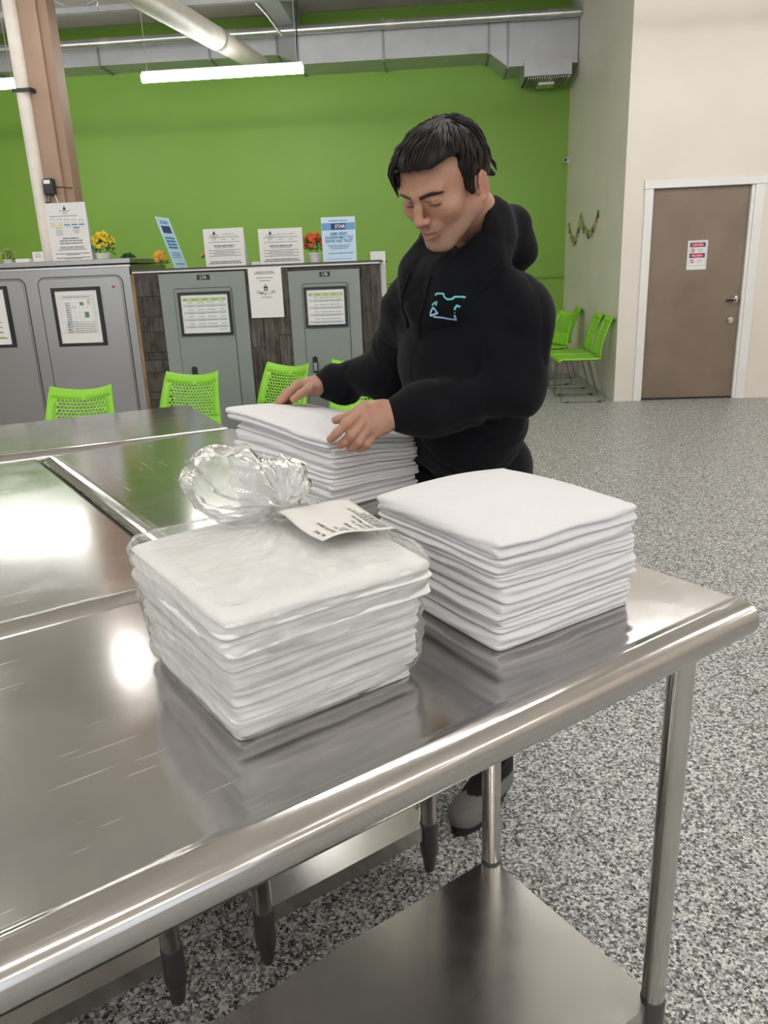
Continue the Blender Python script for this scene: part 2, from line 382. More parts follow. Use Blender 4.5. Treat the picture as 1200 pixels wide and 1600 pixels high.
# danger sign on the door
SG = thing('danger_sign', 'small white danger sign with red banners stuck on the brown door', 'sign', Bm(2.56, Y_DOORWALL+.0295, 1.29))
obj('sign_board', box(-.095, .095, -.003, 0, 0, .275), M['paper'], SG)
obj('sign_border', (lambda bm: (bx(bm, -.082, .082, -.0034, -.003, .262, .264), bx(bm, -.082, .082, -.0034, -.003, .035, .037), bx(bm, -.082, -.080, -.0034, -.003, .035, .264), bx(bm, .080, .082, -.0034, -.003, .035, .264), bm)[-1])(bmesh.new()), M['ink'], SG)
for k, (z, s) in enumerate(((.212, 'DANGER'), (.112, 'PELIGRO'))):
    obj('banner', box(-.074, .074, -.0036, -.003, z, z+.042), M['ink_navy'], SG)
    obj('banner_oval', prism([(.064*cos(a*pi/12), z+.021+.018*sin(a*pi/12)) for a in range(24)], -.0042, -.0036), M['ink_red'], SG)
    put_text(SG, s, .026, 0, z+.012, M['white_print'], -.0046)
    zc = z-.030
    bm = bmesh.new()
    for a in range(24):
        t0, t1 = a*pi/12, (a+1)*pi/12; q = [(r*cos(t)-.046, -.0038, zc+r*sin(t)) for t, r in ((t0, .022), (t1, .022), (t1, .0175), (t0, .0175))]
        bm.faces.new([bm.verts.new(v) for v in q])
    bm.faces.new([bm.verts.new((x-.046, -.0037, zc+z_)) for x, z_ in ((-.016, .012), (-.012, .016), (.016, -.012), (.012, -.016))])
    obj('prohibition_ring', bm, M['ink_red'], SG)
    bm = bmesh.new(); bx(bm, -.051, -.041, -.0036, -.003, zc-.013, zc+.006); bx(bm, -.049, -.043, -.0036, -.003, zc+.007, zc+.013); obj('pictogram', bm, M['ink'], SG)
    for j, tx in enumerate((('DO NOT', 'ENTER'), ('AUTHORIZED', 'PERSONNEL'))[k]):
        put_text(SG, tx, .015 if k == 0 else .010, .026, zc+.003-j*.017, M['ink'], -.0036)
# security camera on the corner
CA = thing('security_camera', 'small white security camera high on the white wall corner', 'camera', Bm(X_SIDE-.03, 11.60, 2.70))
obj('mount', box(0, .028, -.02, .02, .0, .05), M['trim'], CA)
bm = bmesh.new(); tube(bm, [(-.01, .03, .05), (-.03, -.06, .035)], [.028, .03], 14); obj('camera_body', bm, M['trim'], CA, smooth=True)
bm = bmesh.new(); tube(bm, [(-.03, -.061, .035), (-.032, -.068, .034)], .022, 14); obj('lens', bm, M['black'], CA)
# garland on the side wall
GA = thing('garland', 'gold and green tassel garland draped in two swags on the white wall', 'garland', MB_)
gp = [(11.356, 1.921), (10.849, 1.706), (10.486, 1.99), (9.879, 1.76), (9.353, 1.953)]
pts = []
for (a, za), (b, zb), (c_, zc) in ((gp[0], gp[1], gp[2]), (gp[2], gp[3], gp[4])):
    for k in range(13):
        t = k/12; pts.append((X_SIDE-.012, (1-t)**2*a+2*t*(1-t)*b+t*t*c_, (1-t)**2*za+2*t*(1-t)*(2*zb-.5*(za+zc))+t*t*zc))
bm = bmesh.new(); tube(bm, pts, .006, 6); obj('string', bm, M['leaf_light'], GA)
rnd = random.Random(3)
gold = mat('dull_gold_tassel', (.30, .24, .06), .5); dkg = mat('dark_olive_tassel', (.08, .10, .04), .6)
for i, p in enumerate(pts[::1]):
    if i == 13: continue
    l = rnd.uniform(.05, .10); q = Vector(p); y = q.y+rnd.uniform(-.01, .01)
    bm = bmesh.new(); tube(bm, [(q.x-.004, y, q.z), (q.x-.006, y, q.z-.02), (q.x-.004, y, q.z-l)], [.006, .010, .016], 6)
    obj('tassel', bm, (gold, dkg, M['leaf_light'])[i % 3], GA)

# ---------------------------------------------------------------- ducts and overhead
DU = thing('air_duct', 'large rectangular grey sheet metal duct along the top of green wall', 'duct', MB_)
def duct_seg(x0, x1, ya0, za0, zt0, ya1=None, za1=None, zt1=None):
    ya1 = ya0 if ya1 is None else ya1; za1 = za0 if za1 is None else za1; zt1 = zt0 if zt1 is None else zt1
    bm = bmesh.new(); vs = []
    for x, ya, za, zt in ((x0, ya0, za0, zt0), (x1, ya1, za1, zt1)):
        vs.append([bm.verts.new((x, y, z)) for y, z in ((ya, za), (Y_BACK-.01, za), (Y_BACK-.01, zt), (ya, zt))])
    for k in range(4): bm.faces.new((vs[0][k], vs[0][(k+1) % 4], vs[1][(k+1) % 4], vs[1][k]))
    bm.faces.new(vs[0][::-1]); bm.faces.new(vs[1]); bmesh.ops.recalc_face_normals(bm, faces=bm.faces)
    obj('duct_section', bm, M['duct'], DU)
def flange(x, ya, za, zt):
    bm = bmesh.new(); bx(bm, x-.012, x+.012, ya-.022, Y_BACK-.012, za-.022, zt+.02); obj('flange', bm, M['duct_dark'], DU)
xs = [-8.98, -7.4, -5.9, -4.45, -2.95, -2.05]
for a, b in zip(xs, xs[1:]): duct_seg(a, b, 11.28, 4.145, 4.42)
for x in xs[1:]: flange(x, 11.28, 4.145, 4.42)
duct_seg(-2.05, -1.75, 11.28, 4.145, 4.42, 11.12, 3.985, 4.42)
flange(-1.75, 11.12, 3.985, 4.42)
for a, b in ((-1.75, -.65), (-.65, .69)): duct_seg(a, b, 11.12, 3.98, 4.42)
flange(-.65, 11.12, 3.98, 4.42); flange(.69, 11.12, 3.98, 4.42)
duct_seg(.69, .93, 11.12, 3.98, 4.42, 11.12, 3.81, 4.42); flange(.93, 11.12, 3.81, 4.42)
duct_seg(.93, X_SIDE-.01, 11.12, 3.81, 4.42)
# supply register box under the duct
obj('register_box', box(1.13, 1.72, 11.0, 11.62, 3.66, 3.83), M['duct'], DU)
g = obj('register_grille', box(1.16, 1.69, 10.985, 11.6, 3.645, 3.66), M['groove'], DU)
for k in range(18):
    x = 1.175+k*.029
    obj('louvre', box(x, x+.010, 10.975, 11.59, 3.625, 3.648), M['galv'], g)
obj('damper_plate', box(1.33, 1.53, 11.2, 11.45, 3.60, 3.628), M['galv'], g)
PI_ = thing('spiral_pipe', 'long thin silver pipe running across above the rectangular duct', 'pipe', MB_)
bm = bmesh.new(); tube(bm, [(-9, 10.95, 4.325), (X_SIDE-.01, 10.95, 4.325)], .048, 18); obj('pipe_run', bm, M['silver'], PI_, smooth=True)
for x in (-4.2, -2.55, -.55, 1.45):
    bm = bmesh.new(); tube(bm, [(x-.06, 10.95, 4.325), (x+.06, 10.95, 4.325)], .053, 18); obj('pipe_coupling', bm, M['galv'], PI_, smooth=True)
RD = thing('round_duct', 'white round duct slanting down from the roof into the big duct', 'duct', MB_)
p0, p1 = Vector((-2.15, 6.5, 3.62)), Vector((-2.22, 11.05, 3.98))
p0 = Vector((-2.30, 6.9, 3.56)); d = (p1-p0)
bm = bmesh.new(); tube(bm, [p0-d*.35, p0, p0+d*.5], .112, 24); obj('duct_length', bm, M['pipe_white'], RD, smooth=True)
bm = bmesh.new(); tube(bm, [p0+d*.5, p0+d*.99], .105, 24); obj('duct_length', bm, M['pipe_white'], RD, smooth=True)
bm = bmesh.new(); tube(bm, [p0+d*.49, p0+d*.51], .118, 24); obj('joint_band', bm, M['duct'], RD, smooth=True)
# roof joists (bottom chords and slanting webs)
def joist(y, z, label, webs=True, r=.03):
    J = thing('roof_joist', label, 'joist', MB_)
    obj('bottom_chord', box(-9, X_SIDE-.02 if y > 8 else 7.9, y-.04, y+.04, z, z+.06), M['joist'], J)
    obj('top_chord', box(-9, X_SIDE-.02 if y > 8 else 7.9, y-.05, y+.05, Z_CEIL-.07, Z_CEIL-.005), M['joist'], J)
    if webs:
        x = -6.0; k = 0
        while x < 1.2:
            bm = bmesh.new(); tube(bm, [(x, y, z+.03), (x+.45, y, Z_CEIL-.05)] if k % 2 == 0 else [(x, y, Z_CEIL-.05), (x+.45, y, z+.03)], .018, 6)
            obj('web_bar', bm, M['joist'], J); x += .45; k += 1
joist(10.2, 4.44, 'grey steel roof joist just in front of the duct')
joist(7.6, 4.30, 'grey steel roof joist above the second row of lights')
joist(4.6, 4.30, 'grey steel roof joist above the work tables')
DB = obj('steel_beam', box(-2.0, -1.78, 9.4, 11.6, 4.42, Z_CEIL-.01), M['joist'], mw=MB_); tag(DB, 'short dark grey steel beam under the roof beside hanging cables', 'beam')
# strip lights
def strip_light(x, y, z, L, label, group=None, cables=True):
    S_ = thing('strip_light', label, 'light', Bm(x, y, z), group)
    obj('housing', box(-L/2, L/2, -.020, .020, .055, .085, bev=.005), M['light_body'], S_)
    bm = bmesh.new(); tube(bm, [(-L/2, 0, .018), (L/2, 0, .018)], .042, 14); obj('lens', bm, M['tube_light'], S_, smooth=True)
    for sx in (-1, 1):
        bm = bmesh.new(); tube(bm, [(sx*(L/2-.06), 0, .085), (sx*(L/2-.06)*.99, 0, Z_CEIL-z-.01)], .004, 6); obj('hanging_wire', bm, M['galv'], S_)
strip_light(-2.24, 9.0, 3.43, 1.73, 'bright white strip light hung left of centre before the green wall')
strip_light(-5.35, 9.0, 3.45, 1.73, 'bright strip light at the left edge beside the column')
GL = 'strip lights over the work tables'
for y in (5.6, 2.4, -.8, -3.6):
    for x in ((-4.9, -1.85, 1.4, 3.9, 6.6) if y == 5.6 else (-5.6, -2.9, .6, 3.9, 6.6)):
        if y == 5.6 and x > 6: continue
        strip_light(x, y, 3.45 if y > 0 else 3.6, 1.73, 'white strip light hanging out of sight over the work tables', GL)
# cables near the joist
cb = [(-1.435, 9.02, 3.52), (-1.42, 9.05, 3.95), (-1.36, 9.05, 4.30), (-1.40, 9.05, Z_CEIL-.01)]
bm = bmesh.new(); tube(bm, fillet(cb, .2), .007, 6); tag(obj('power_cable', bm, M['black_rubber'], mw=MB_), 'dark power cable dropping to the right end of strip light', 'cable')
bm = bmesh.new(); tube(bm, [(-2.3, 10.6, Z_CEIL-.01), (-2.05, 10.75, 4.45), (-1.9, 10.88, 4.25)], .012, 6); tag(obj('drop_cable', bm, M['galv'], mw=MB_), 'pale cable hanging from the roof over the silver pipe', 'cable')
bm = bmesh.new(); tube(bm, [(-3.65, 9.4, Z_CEIL-.01)]+[(-3.65+.012*(k % 2), 9.4, 4.62-k*.03) for k in range(14)], .009, 6); tag(obj('hanging_chain', bm, M['galv'], mw=MB_), 'short hanging chain under the roof left of round duct', 'chain')
# column with its pipe
CO = thing('support_column', 'tan painted square steel column rising behind the stainless cabinet', 'column', MB_)
XC, YC = -3.075, 6.3
obj('column_shaft', box(XC+.02, XC+.165, YC, YC+.20, .002, Z_CEIL-.005, bev=.006), M['column'], CO)
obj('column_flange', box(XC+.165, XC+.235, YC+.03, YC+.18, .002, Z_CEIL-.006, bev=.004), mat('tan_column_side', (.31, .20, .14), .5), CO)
bm = bmesh.new(); tube(bm, [(XC-.025, YC-.01, .0), (XC-.025, YC-.01, Z_CEIL-.01)], .050, 20); tag(obj('vertical_pipe', bm, M['pipe_white'], mw=MB_, smooth=True), 'dirty white vertical pipe strapped to the tan column', 'pipe')
bm = bmesh.new(); bx(bm, XC-.085, XC+.07, YC-.068, YC-.058, 2.785, 2.81); bx(bm, XC+.05, XC+.07, YC-.068, YC, 2.785, 2.81); ST = tag(obj('pipe_strap', bm, M['black'], mw=MB_), 'black metal strap holding the white pipe to the column', 'strap')
AD = thing('power_adapter', 'black plug-in power adapter with white sticker on tan column', 'adapter', Bm(XC+.075, YC-.03, 2.065))
obj('adapter_body', box(-.04, .04, -.03, .03, 0, .12, bev=.012), M['black'], AD)
obj('sticker', box(-.03, .02, -.0315, -.0295, .08, .108), M['paper'], AD)
bm = bmesh.new(); tube(bm, fillet([(-.01, 0, .01), (-.005, 0, -.05), (-.06, 0, -.055), (-.07, .0, .04), (-.06, .0, .1)], .02), .004, 6); obj('cord', bm, M['black'], AD)
bm = bmesh.new(); tube(bm, [(.03, 0, .01), (.045, 0, -.06), (.05, .0, -.30)], .0045, 6); obj('cord', bm, M['pipe_white'], AD)
bm = bmesh.new(); tube(bm, [(.035, .0, .06), (.10, .01, .055), (.155, .05, .05)], .004, 6); obj('cord', bm, M['black'], AD)

# ================================================================ THE MACHINE BULKHEAD
YF = 5.40
# stainless cabinet on the left
SCB = thing('stainless_cabinet', 'stainless steel cabinet with embossed panels left of the plank bulkhead', 'cabinet', MB_)
obj('body', box(-4.4, -2.115, YF, YF+.75, .002, 1.515), M['cabinet_steel'], SCB)
obj('cap', box(-4.42, -2.095, YF-.02, YF+.78, 1.522, 1.556, bev=.004), M['cabinet_steel'], SCB)
obj('cap_lip', box(-4.42, -2.10, YF-.012, YF, 1.500, 1.512, bev=.002), M['chrome'], SCB)
for (xa, xb_) in ((-2.775, -2.175), (-3.475, -2.875), (-4.175, -3.575)):
    bm = prism(rrect(xa, xb_, .25, 1.445, .05), YF-.012, YF+.001)
    bmesh.ops.bevel(bm, geom=[e for e in bm.edges if all(v.co.y < YF-.005 for v in e.verts)], offset=.009, segments=3, affect='EDGES')
    p = flat_big(obj('door_panel', bm, M['cabinet_steel'], SCB, smooth=True), .2)
    bm = prism(rrect(xa-.006, xb_+.006, .244, 1.451, .055), YF-.002, YF+.0005); obj('panel_gap', bm, M['groove'], p)
bm = bmesh.new(); tube(bm, [(-2.238, YF-.013, 1.372), (-2.238, YF-.018, 1.372)], .008, 12); obj('indicator_dot', bm, M['ink_red'], SCB)
# the plank bulkhead
PB = thing('plank_bulkhead', 'weathered wood plank bulkhead holding the two grey metal doors', 'bulkhead', MB_)
obj('core', box(-2.09, -.40, YF+.02, YF+.72, .002, 1.452), M['cap_dark'], PB)
obj('counter_top', box(-2.095, -.385, YF-.012, YF+.76, 1.462, 1.476), M['cap_dark'], PB)
obj('edge_strip', box(-2.095, -.39, YF-.016, YF+.74, 1.452, 1.4625, bev=.002), M['cap'], PB)
obj('corner_batten', box(-2.112, -2.088, YF-.004, YF+.03, .002, 1.45), M['wood_light'], PB)
rnd = random.Random(11)
z = .002
while z < 1.44:                                  # short boards stacked left of the first grey door
    h = rnd.choice((.055, .085, .10, .14, .16)); h = min(h, 1.45-z); x = -2.086
    cuts = [rnd.uniform(.05, .13)] if rnd.random() < .35 else []
    xs_ = [-2.086]+[-2.086+c for c in cuts]+[-1.905]
    for a, b in zip(xs_, xs_[1:]):
        pr = rnd.uniform(0, .008); obj('plank', box(a+.001, b-.001, YF-pr, YF+.022, z+.001, z+h-.001, bev=.0015, seg=1), M['wood'], PB)
    z += h
def vboards(x0, x1, z0, z1, n):
    w = (x1-x0)/n
    for k in range(n):
        zz = z0
        while zz < z1-.05:
            l = rnd.uniform(.5, 1.1); l = min(l, z1-zz); pr = rnd.uniform(0, .007)
            obj('plank', box(x0+k*w+.001, x0+(k+1)*w-.001, YF-pr, YF+.022, zz+.001, zz+l-.001, bev=.0015, seg=1), M['wood'], PB); zz += l
vboards(-1.308, -1.012, .002, 1.45, 3); vboards(-.522, -.392, .002, 1.45, 2)
vboards(-1.905, -1.308, 1.442, 1.4519, 1)
# grey metal doors set in the bulkhead
def metal_cabinet(xa, xb_, zt, ix0, ix1, scr, pl, hn, text, label):
    K = thing('metal_cabinet', label, 'cabinet', MB_)
    obj('frame', box(xa, xb_, YF-.018, YF+.02, .01, zt, bev=.003), M['grey_paint'], K)
    bm = prism(rrect(ix0-.004, ix1+.004, .06, 1.342, .022), YF-.0195, YF-.017); obj('door_gap', bm, M['groove'], K)
    d = obj('door', prism(rrect(ix0, ix1, .064, 1.338, .02), YF-.023, YF-.018), M['grey_paint'], K)
    hx0, hx1, hz0, hz1 = hn
    h = obj('latch', prism(rrect(hx0, hx1, hz0, hz1, (hx1-hx0)*.49), YF-.034, YF-.022), M['black'], d)
    obj('latch_label', box(hx0+.006, hx1-.006, YF-.036, YF-.034, hz0+.016, hz0+.072), M['ink_light'], d)
    x0, x1, z0, z1 = pl
    n_ = obj('number_plate', box(x0, x1, YF-.021, YF-.017, z0, z1), M['black'], K)
    put_text(n_, text, (z1-z0)*.85, (x0+x1)/2, z0+(z1-z0)*.22, M['white_print'], YF-.0214)
    # framed price chart
    sx0, sx1, sz0, sz1 = scr
    Fm = thing('framed_chart', 'black framed price table with lime header on '+('left' if xa < -1.5 else 'right')+' grey metal door', 'frame', Bm((sx0+sx1)/2, YF-.0232, sz0))
    w, h_ = sx1-sx0, sz1-sz0; t = .018
    bm = bmesh.new(); bx(bm, -w/2, w/2, -.014, 0, 0, t); bx(bm, -w/2, w/2, -.014, 0, h_-t, h_); bx(bm, -w/2, -w/2+t, -.014, 0, t, h_-t); bx(bm, w/2-t, w/2, -.014, 0, t, h_-t)
    obj('picture_frame', bm, M['black'], Fm); obj('chart_sheet', box(-w/2+t, w/2-t, -.006, -.001, t, h_-t), M['paper'], Fm)
    iw = w-2*t; x_ = iw/2-.014
    obj('header_band', box(-x_, x_, -.0066, -.006, h_-t-.042, h_-t-.022), M['ink_lime'], Fm)
    for k in range(4):
        zz = h_-t-.072-k*.047; obj('row_band', box(-x_, x_, -.0066, -.006, zz-.009, zz+.009), M['row_tint'], Fm)
    rows = []
    for k in range(8):
        zz = h_-t-.052-k*.0235
        for c_ in range(4): rows.append((-x_+.05+c_*(2*x_-.08)/3, zz, .035+.015*((k*3+c_) % 3), .0055))
    word_rows(Fm, rows, M['ink_light'], -.0068, 5); word_rows(Fm, [(x_*f, h_-t-.032, .03, .005) for f in (-.7, -.2, .25, .75)], M['white_print'], -.0068, 6)
    word_rows(Fm, [(x_-.035, t+.022, .05, .006)], M['ink_lime'], -.0062, 7, 'printed_mark')
metal_cabinet(-1.912, -1.310, 1.441, -1.812, -1.412, (-1.787, -1.422, 1.022, 1.315), (-1.643, -1.553, 1.393, 1.426), (-1.745, -1.709, .684, .812), 'L7A', 'left grey metal cabinet door with small plate marked L7A')
metal_cabinet(-1.014, -.527, 1.425, -.921, -.609, (-.911, -.618, 1.050, 1.318), (-.798, -.727, 1.383, 1.413), (-.879, -.846, .740, .856), 'L7B', 'right grey metal cabinet door nearer the man in black hoodie')
# black framed notices on the stainless cabinet
def framed_notice(x0, x1, z0, z1, label, kind):
    Fm = thing('framed_notice', label, 'frame', Bm((x0+x1)/2, YF-.0125, z0)); w, h = x1-x0, z1-z0; t = .022
    bm = bmesh.new(); bx(bm, -w/2, w/2, -.014, 0, 0, t); bx(bm, -w/2, w/2, -.014, 0, h-t, h); bx(bm, -w/2, -w/2+t, -.014, 0, t, h-t); bx(bm, w/2-t, w/2, -.014, 0, t, h-t)
    obj('picture_frame', bm, M['black'], Fm); obj('notice_sheet', box(-w/2+t, w/2-t, -.006, -.001, t, h-t), M['paper'], Fm)
    if kind:
        bm = bmesh.new(); L_, R_, T_, B_ = -.125, .125, h-.055, .095
        for z in (T_, T_-.022, .165, B_+.0): bx(bm, L_, R_, -.0066, -.006, z-.001, z+.001)
        for x in (L_, -.105, R_-.001, R_-.012): bx(bm, x, x+.0015, -.0066, -.006, B_, T_)
        obj('table_rules', bm, M['ink_light'], Fm)
        word_rows(Fm, [(0, T_-.010, .19, .005)]+[(-.07, T_-.05-k*.0125, .035, .0055) for k in range(17)]+[(.085, T_-.03-k*.010, .022, .004) for k in range(4)]+[(.03, .150-k*.014, .16, .004) for k in range(5)]+[(-.085, .150-k*.018, .02, .005) for k in range(3)], M['ink'], -.0068, 9)
        word_rows(Fm, [(-.02+.03*c, T_-.05-k*.032, .008, .004) for k in range(7) for c in range(5)], M['ink_light'], -.0068, 10)
        obj('green_block', box(.018, .046, -.0067, -.006, T_-.067, T_-.045), M['ink_green'], Fm); obj('green_block', box(.045, .075, -.0067, -.006, T_-.150, T_-.112), M['ink_green'], Fm)
        obj('blue_block', box(-.045, -.012, -.0067, -.006, T_-.083, T_-.070), M['ink_sky'], Fm); obj('blue_block', box(-.047, -.012, -.0067, -.006, T_-.188, T_-.172), M['ink_sky'], Fm)
    else:
        word_rows(Fm, [(.03, h*.42-k*.035, .14, .007) for k in range(4)], M['ink'], -.0066, 9)
        obj('lime_band', box(.02, .125, -.0067, -.006, .06, .072), M['ink_lime'], Fm)
framed_notice(-2.684, -2.338, .978, 1.378, 'black framed notice with two green squares on stainless cabinet', 1)
framed_notice(-3.352, -3.005, .985, 1.405, 'black framed notice cut off by the left picture edge', 0)
# laundry name sheet taped to the planks
NS = thing('paper_sign', 'white paper sheet reading Simple Life Laundry taped between the grey doors', 'sign', Bm(-1.172, YF-.0195, 1.128))
obj('sheet', box(-.114, .114, -.001, .0, 0, .326), M['paper'], NS)
word_rows(NS, [(0, .300, .125, .005), (0, .290, .145, .005), (0, .262, .115, .0045), (0, .243, .075, .0045)], M['ink'], -.0012, 2)
for i, ch in enumerate('SIMPLE LIFE'):
    a = (i-5)/5.0; put_text(NS, ch, .024, a*.060, .150+.013*a*a, M['ink'], -.0012, rot=-a*.25, bold=.0004)
put_text(NS, 'LAUNDRY', .017, .002, .129, M['ink'], -.0012)
bm = bmesh.new(); bx(bm, -.013, .013, -.0016, -.001, .178, .200); bx(bm, -.016, .016, -.0016, -.001, .200, .206); bx(bm, -.003, .003, -.0016, -.001, .206, .222)
obj('washer_logo', bm, M['ink_navy'], NS)
bm = bmesh.new(); tube(bm, [(0, -.0015, .188), (0, -.0020, .188)], .007, 14); obj('logo_window', bm, M['row_tint'], NS)
word_rows(NS, [(-.045, .182, .03, .0015), (.045, .182, .03, .0015), (0, .172, .06, .0015)], M['ink_light'], -.0012, 4)

# ---------------------------------------------------------------- things standing on the bulkhead
def sheet_holder(name, label, xc, y, z0, w, h, rz=0.0, tilt=0.0, back=True, mtl=None, depth=.05, shear=0.0):
    H_ = thing(name, label, 'sign', Bm(xc, y, z0, rz) @ Matrix.Rotation(-tilt, 4, 'X'))
    obj('sheet', box(-w/2, w/2, -.002, 0, .001, h), mtl or M['paper'], H_)
    if back:
        bm = bmesh.new(); bx(bm, -w/2-.002, w/2+.002, .0, .003, .001, h+.002); obj('clear_panel', bm, M['acrylic'], H_)
        bm = bmesh.new(); vs = [(-w/2, .003, h-.002), (w/2, .003, h-.002), (w/2, depth, .001), (-w/2, depth, .001)]
        A = [bm.verts.new(v) for v in vs]; B2 = [bm.verts.new((v[0], v[1]+.003, v[2])) for v in vs]
        for k in range(4): bm.faces.new((A[k], A[(k+1) % 4], B2[(k+1) % 4], B2[k]))
        bm.faces.new(A[::-1]); bm.faces.new(B2); obj('rear_panel', bm, M['acrylic'], H_)
    return H_
ZS, ZP = 1.5565, 1.4765
def logo(H_, x, z, s, y=-.0026):
    bm = bmesh.new(); bx(bm, x-.008*s, x+.008*s, y-.0004, y+.0003, z, z+.014*s); bx(bm, x-.003*s, x+.003*s, y-.0004, y+.0003, z+.014*s, z+.022*s); obj('washer_logo', bm, M['ink_navy'], H_)
    bm = bmesh.new()
    for k in range(10):
        a = (k-4.5)/4.5; bx(bm, x+a*.028*s-.002*s, x+a*.028*s+.002*s, y-.0004, y+.0003, z-.010*s+a*a*.006*s, z-.005*s+a*a*.006*s)
    bx(bm, x-.014*s, x+.014*s, y-.0004, y+.0003, z-.019*s, z-.016*s); obj('logo_lettering', bm, M['ink'], H_)
H1 = sheet_holder('price_sign', 'tall white washer price sheet in clear stand before the tan column', -2.595, 5.60, ZS, .29, .385)
logo(H1, -.005, .338, 1.2)
word_rows(H1, [(-.02, .300, .20, .004)]+[(.01, .152, .115, .008), (.01, .136, .165, .007), (.01, .119, .165, .007), (.01, .094, .17, .006), (.01, .084, .18, .004), (.01, .075, .21, .004), (.01, .050, .25, .005), (.01, .042, .1, .004), (.01, .022, .25, .005), (.01, .014, .12, .004)], M['ink'], -.0026, 21)
for k in range(5):
    x = -.105+k*.052; hh = .030-.003*k
    bm = bmesh.new(); z = .252
    bx(bm, x-.016, x+.016, -.0028, -.002, z, z+.002); bx(bm, x-.016, x-.014, -.0028, -.002, z, z+hh); bx(bm, x+.014, x+.016, -.0028, -.002, z, z+hh); bx(bm, x-.016, x+.016, -.0028, -.002, z+hh, z+hh+.004)
    obj('washer_drawing', bm, M['ink_light'], H1)
    obj('colour_bar', box(x-.021, x+.021, -.0027, -.002, .238, .245), M['ink_yellow'] if k < 2 else M['ink_blue'], H1)
obj('colour_bar', box(-.13, .13, -.0027, -.002, .228, .2295), M['ink_blue'], H1); obj('colour_bar', box(-.09, -.05, -.0027, -.002, .217, .224), M['ink_yellow'], H1); obj('colour_bar', box(.04, .085, -.0027, -.002, .217, .224), M['ink_blue'], H1)
word_rows(H1, [(-.065, .208-.008*k, .05, .004) for k in range(5)]+[(.06, .208-.008*k, .05-.006*k, .004) for k in range(4)], M['ink_light'], -.0026, 22)
H2 = sheet_holder('notice_card', 'small white notice card beside the foot of the white pipe', -2.845, 5.60, ZS, .080, .072, back=False)
word_rows(H2, [(0, .058, .03, .006), (0, .046, .05, .003), (0, .038, .04, .006)], M['ink_light'], -.0026, 3)
bm = box(-.05, .05, -.03, .03, 0, .028, bev=.003); tag(obj('paper_box', bm, M['paper'], mw=Bm(-2.955, 5.60, ZS)), 'low white box left of the small notice card', 'box')
bm = box(-.03, .03, -.02, .02, 0, .022, bev=.002); tag(obj('paper_box', bm, M['paper'], mw=Bm(-1.27, 5.60, ZP)), 'tiny white box between the two wide white leaflets', 'box')
H3 = sheet_holder('tilted_flyer', 'pale blue flyer seen almost edge-on leaning left on the bulkhead', -1.80, 5.56, ZP, .216, .355, rz=radians(84), tilt=radians(17), mtl=M['poster_blue'], back=False)
word_rows(H3, [(0, .325, .12, .008), (0, .312, .12, .006)]+[(0, .21-.022*k, .15, .014) for k in range(4)]+[(0, .11-.012*k, .15, .004) for k in range(4)]+[(0, .03, .16, .006)], M['ink_blue'], -.0026, 4)
obj('logo_patch', box(-.07, .07, -.0028, -.002, .245, .295), M['ink_navy'], H3)
def leaflet(xc, w, h, title, rz, lab, seed):
    H_ = sheet_holder('leaflet_stand', lab, xc, 5.56, ZP, w, h, rz=rz, depth=.07); logo(H_, -w*.23, h-.038, 1.1)
    put_text(H_, title, .011, .035, h-.040, M['ink'], -.0026)
    rows = [(0, h-.055, w*.78, .0035)]+[((k-1)*w*.24, h-.070, .03, .0035) for k in range(3)]+[(0, h-.087, w*.78, .0035), (0, h-.112, w*.52, .008), (0, h-.124, w*.45, .0035)]
    rows += [(0, h-.140-.0095*k, w*(.80 if k % 2 == 0 else .55), .0035) for k in range(5)]+[(0, .032, w*.75, .006), (0, .021, w*.85, .006)]
    word_rows(H_, rows, M['ink'], -.0026, seed); return H_
leaflet(-1.478, .285, .248, 'COVERAGE PLAN', radians(-3), 'wide white leaflet stand left of tiny box above the grey doors', 31)
leaflet(-1.080, .300, .232, 'WASH & FOLD LAUNDRY', radians(3), 'wide white leaflet stand left of the red flowers in pot', 32)
H6 = sheet_holder('star_poster', 'light blue STAR poster reading same great laundromat you know and trust', -.675, 5.56, ZP, .228, .288, rz=radians(4), mtl=mat('very_pale_blue_paper', (.60, .76, .92), .6))
obj('blue_band', box(-.114, .114, -.0026, -.002, .205, .252), mat('band_blue', (.16, .36, .62), .6), H6)
obj('dark_band', box(-.05, .05, -.003, -.0026, .210, .247), M['ink_navy'], H6)
put_text(H6, 'STAR', .030, .012, .219, M['white_print'], -.0033, bold=.0008)
word_rows(H6, [(0, .266, .13, .005)]+[(0, .108-.008*k, .16-.015*k, .0035) for k in range(4)]+[(.01, .055, .17, .005), (0, .018, .17, .003)], M['ink_blue'], -.0026, 12)
for k, s in enumerate(('SAME GREAT', 'LAUNDROMAT YOU', 'KNOW AND TRUST.')): put_text(H6, s, .0265, .002, .173-k*.0235, M['ink_blue'], -.0026, sx=.78, bold=.0008)
H7 = thing('white_card_sign', 'blank white upright board hung past the right end of bulkhead', 'sign', Bm(-.418, 5.66, 1.23))
obj('board', box(-.052, .052, -.006, 0, 0, .305), M['paper'], H7)
obj('bracket', box(-.03, .05, -.004, .02, -.014, .0), M['wood_light'], H7)

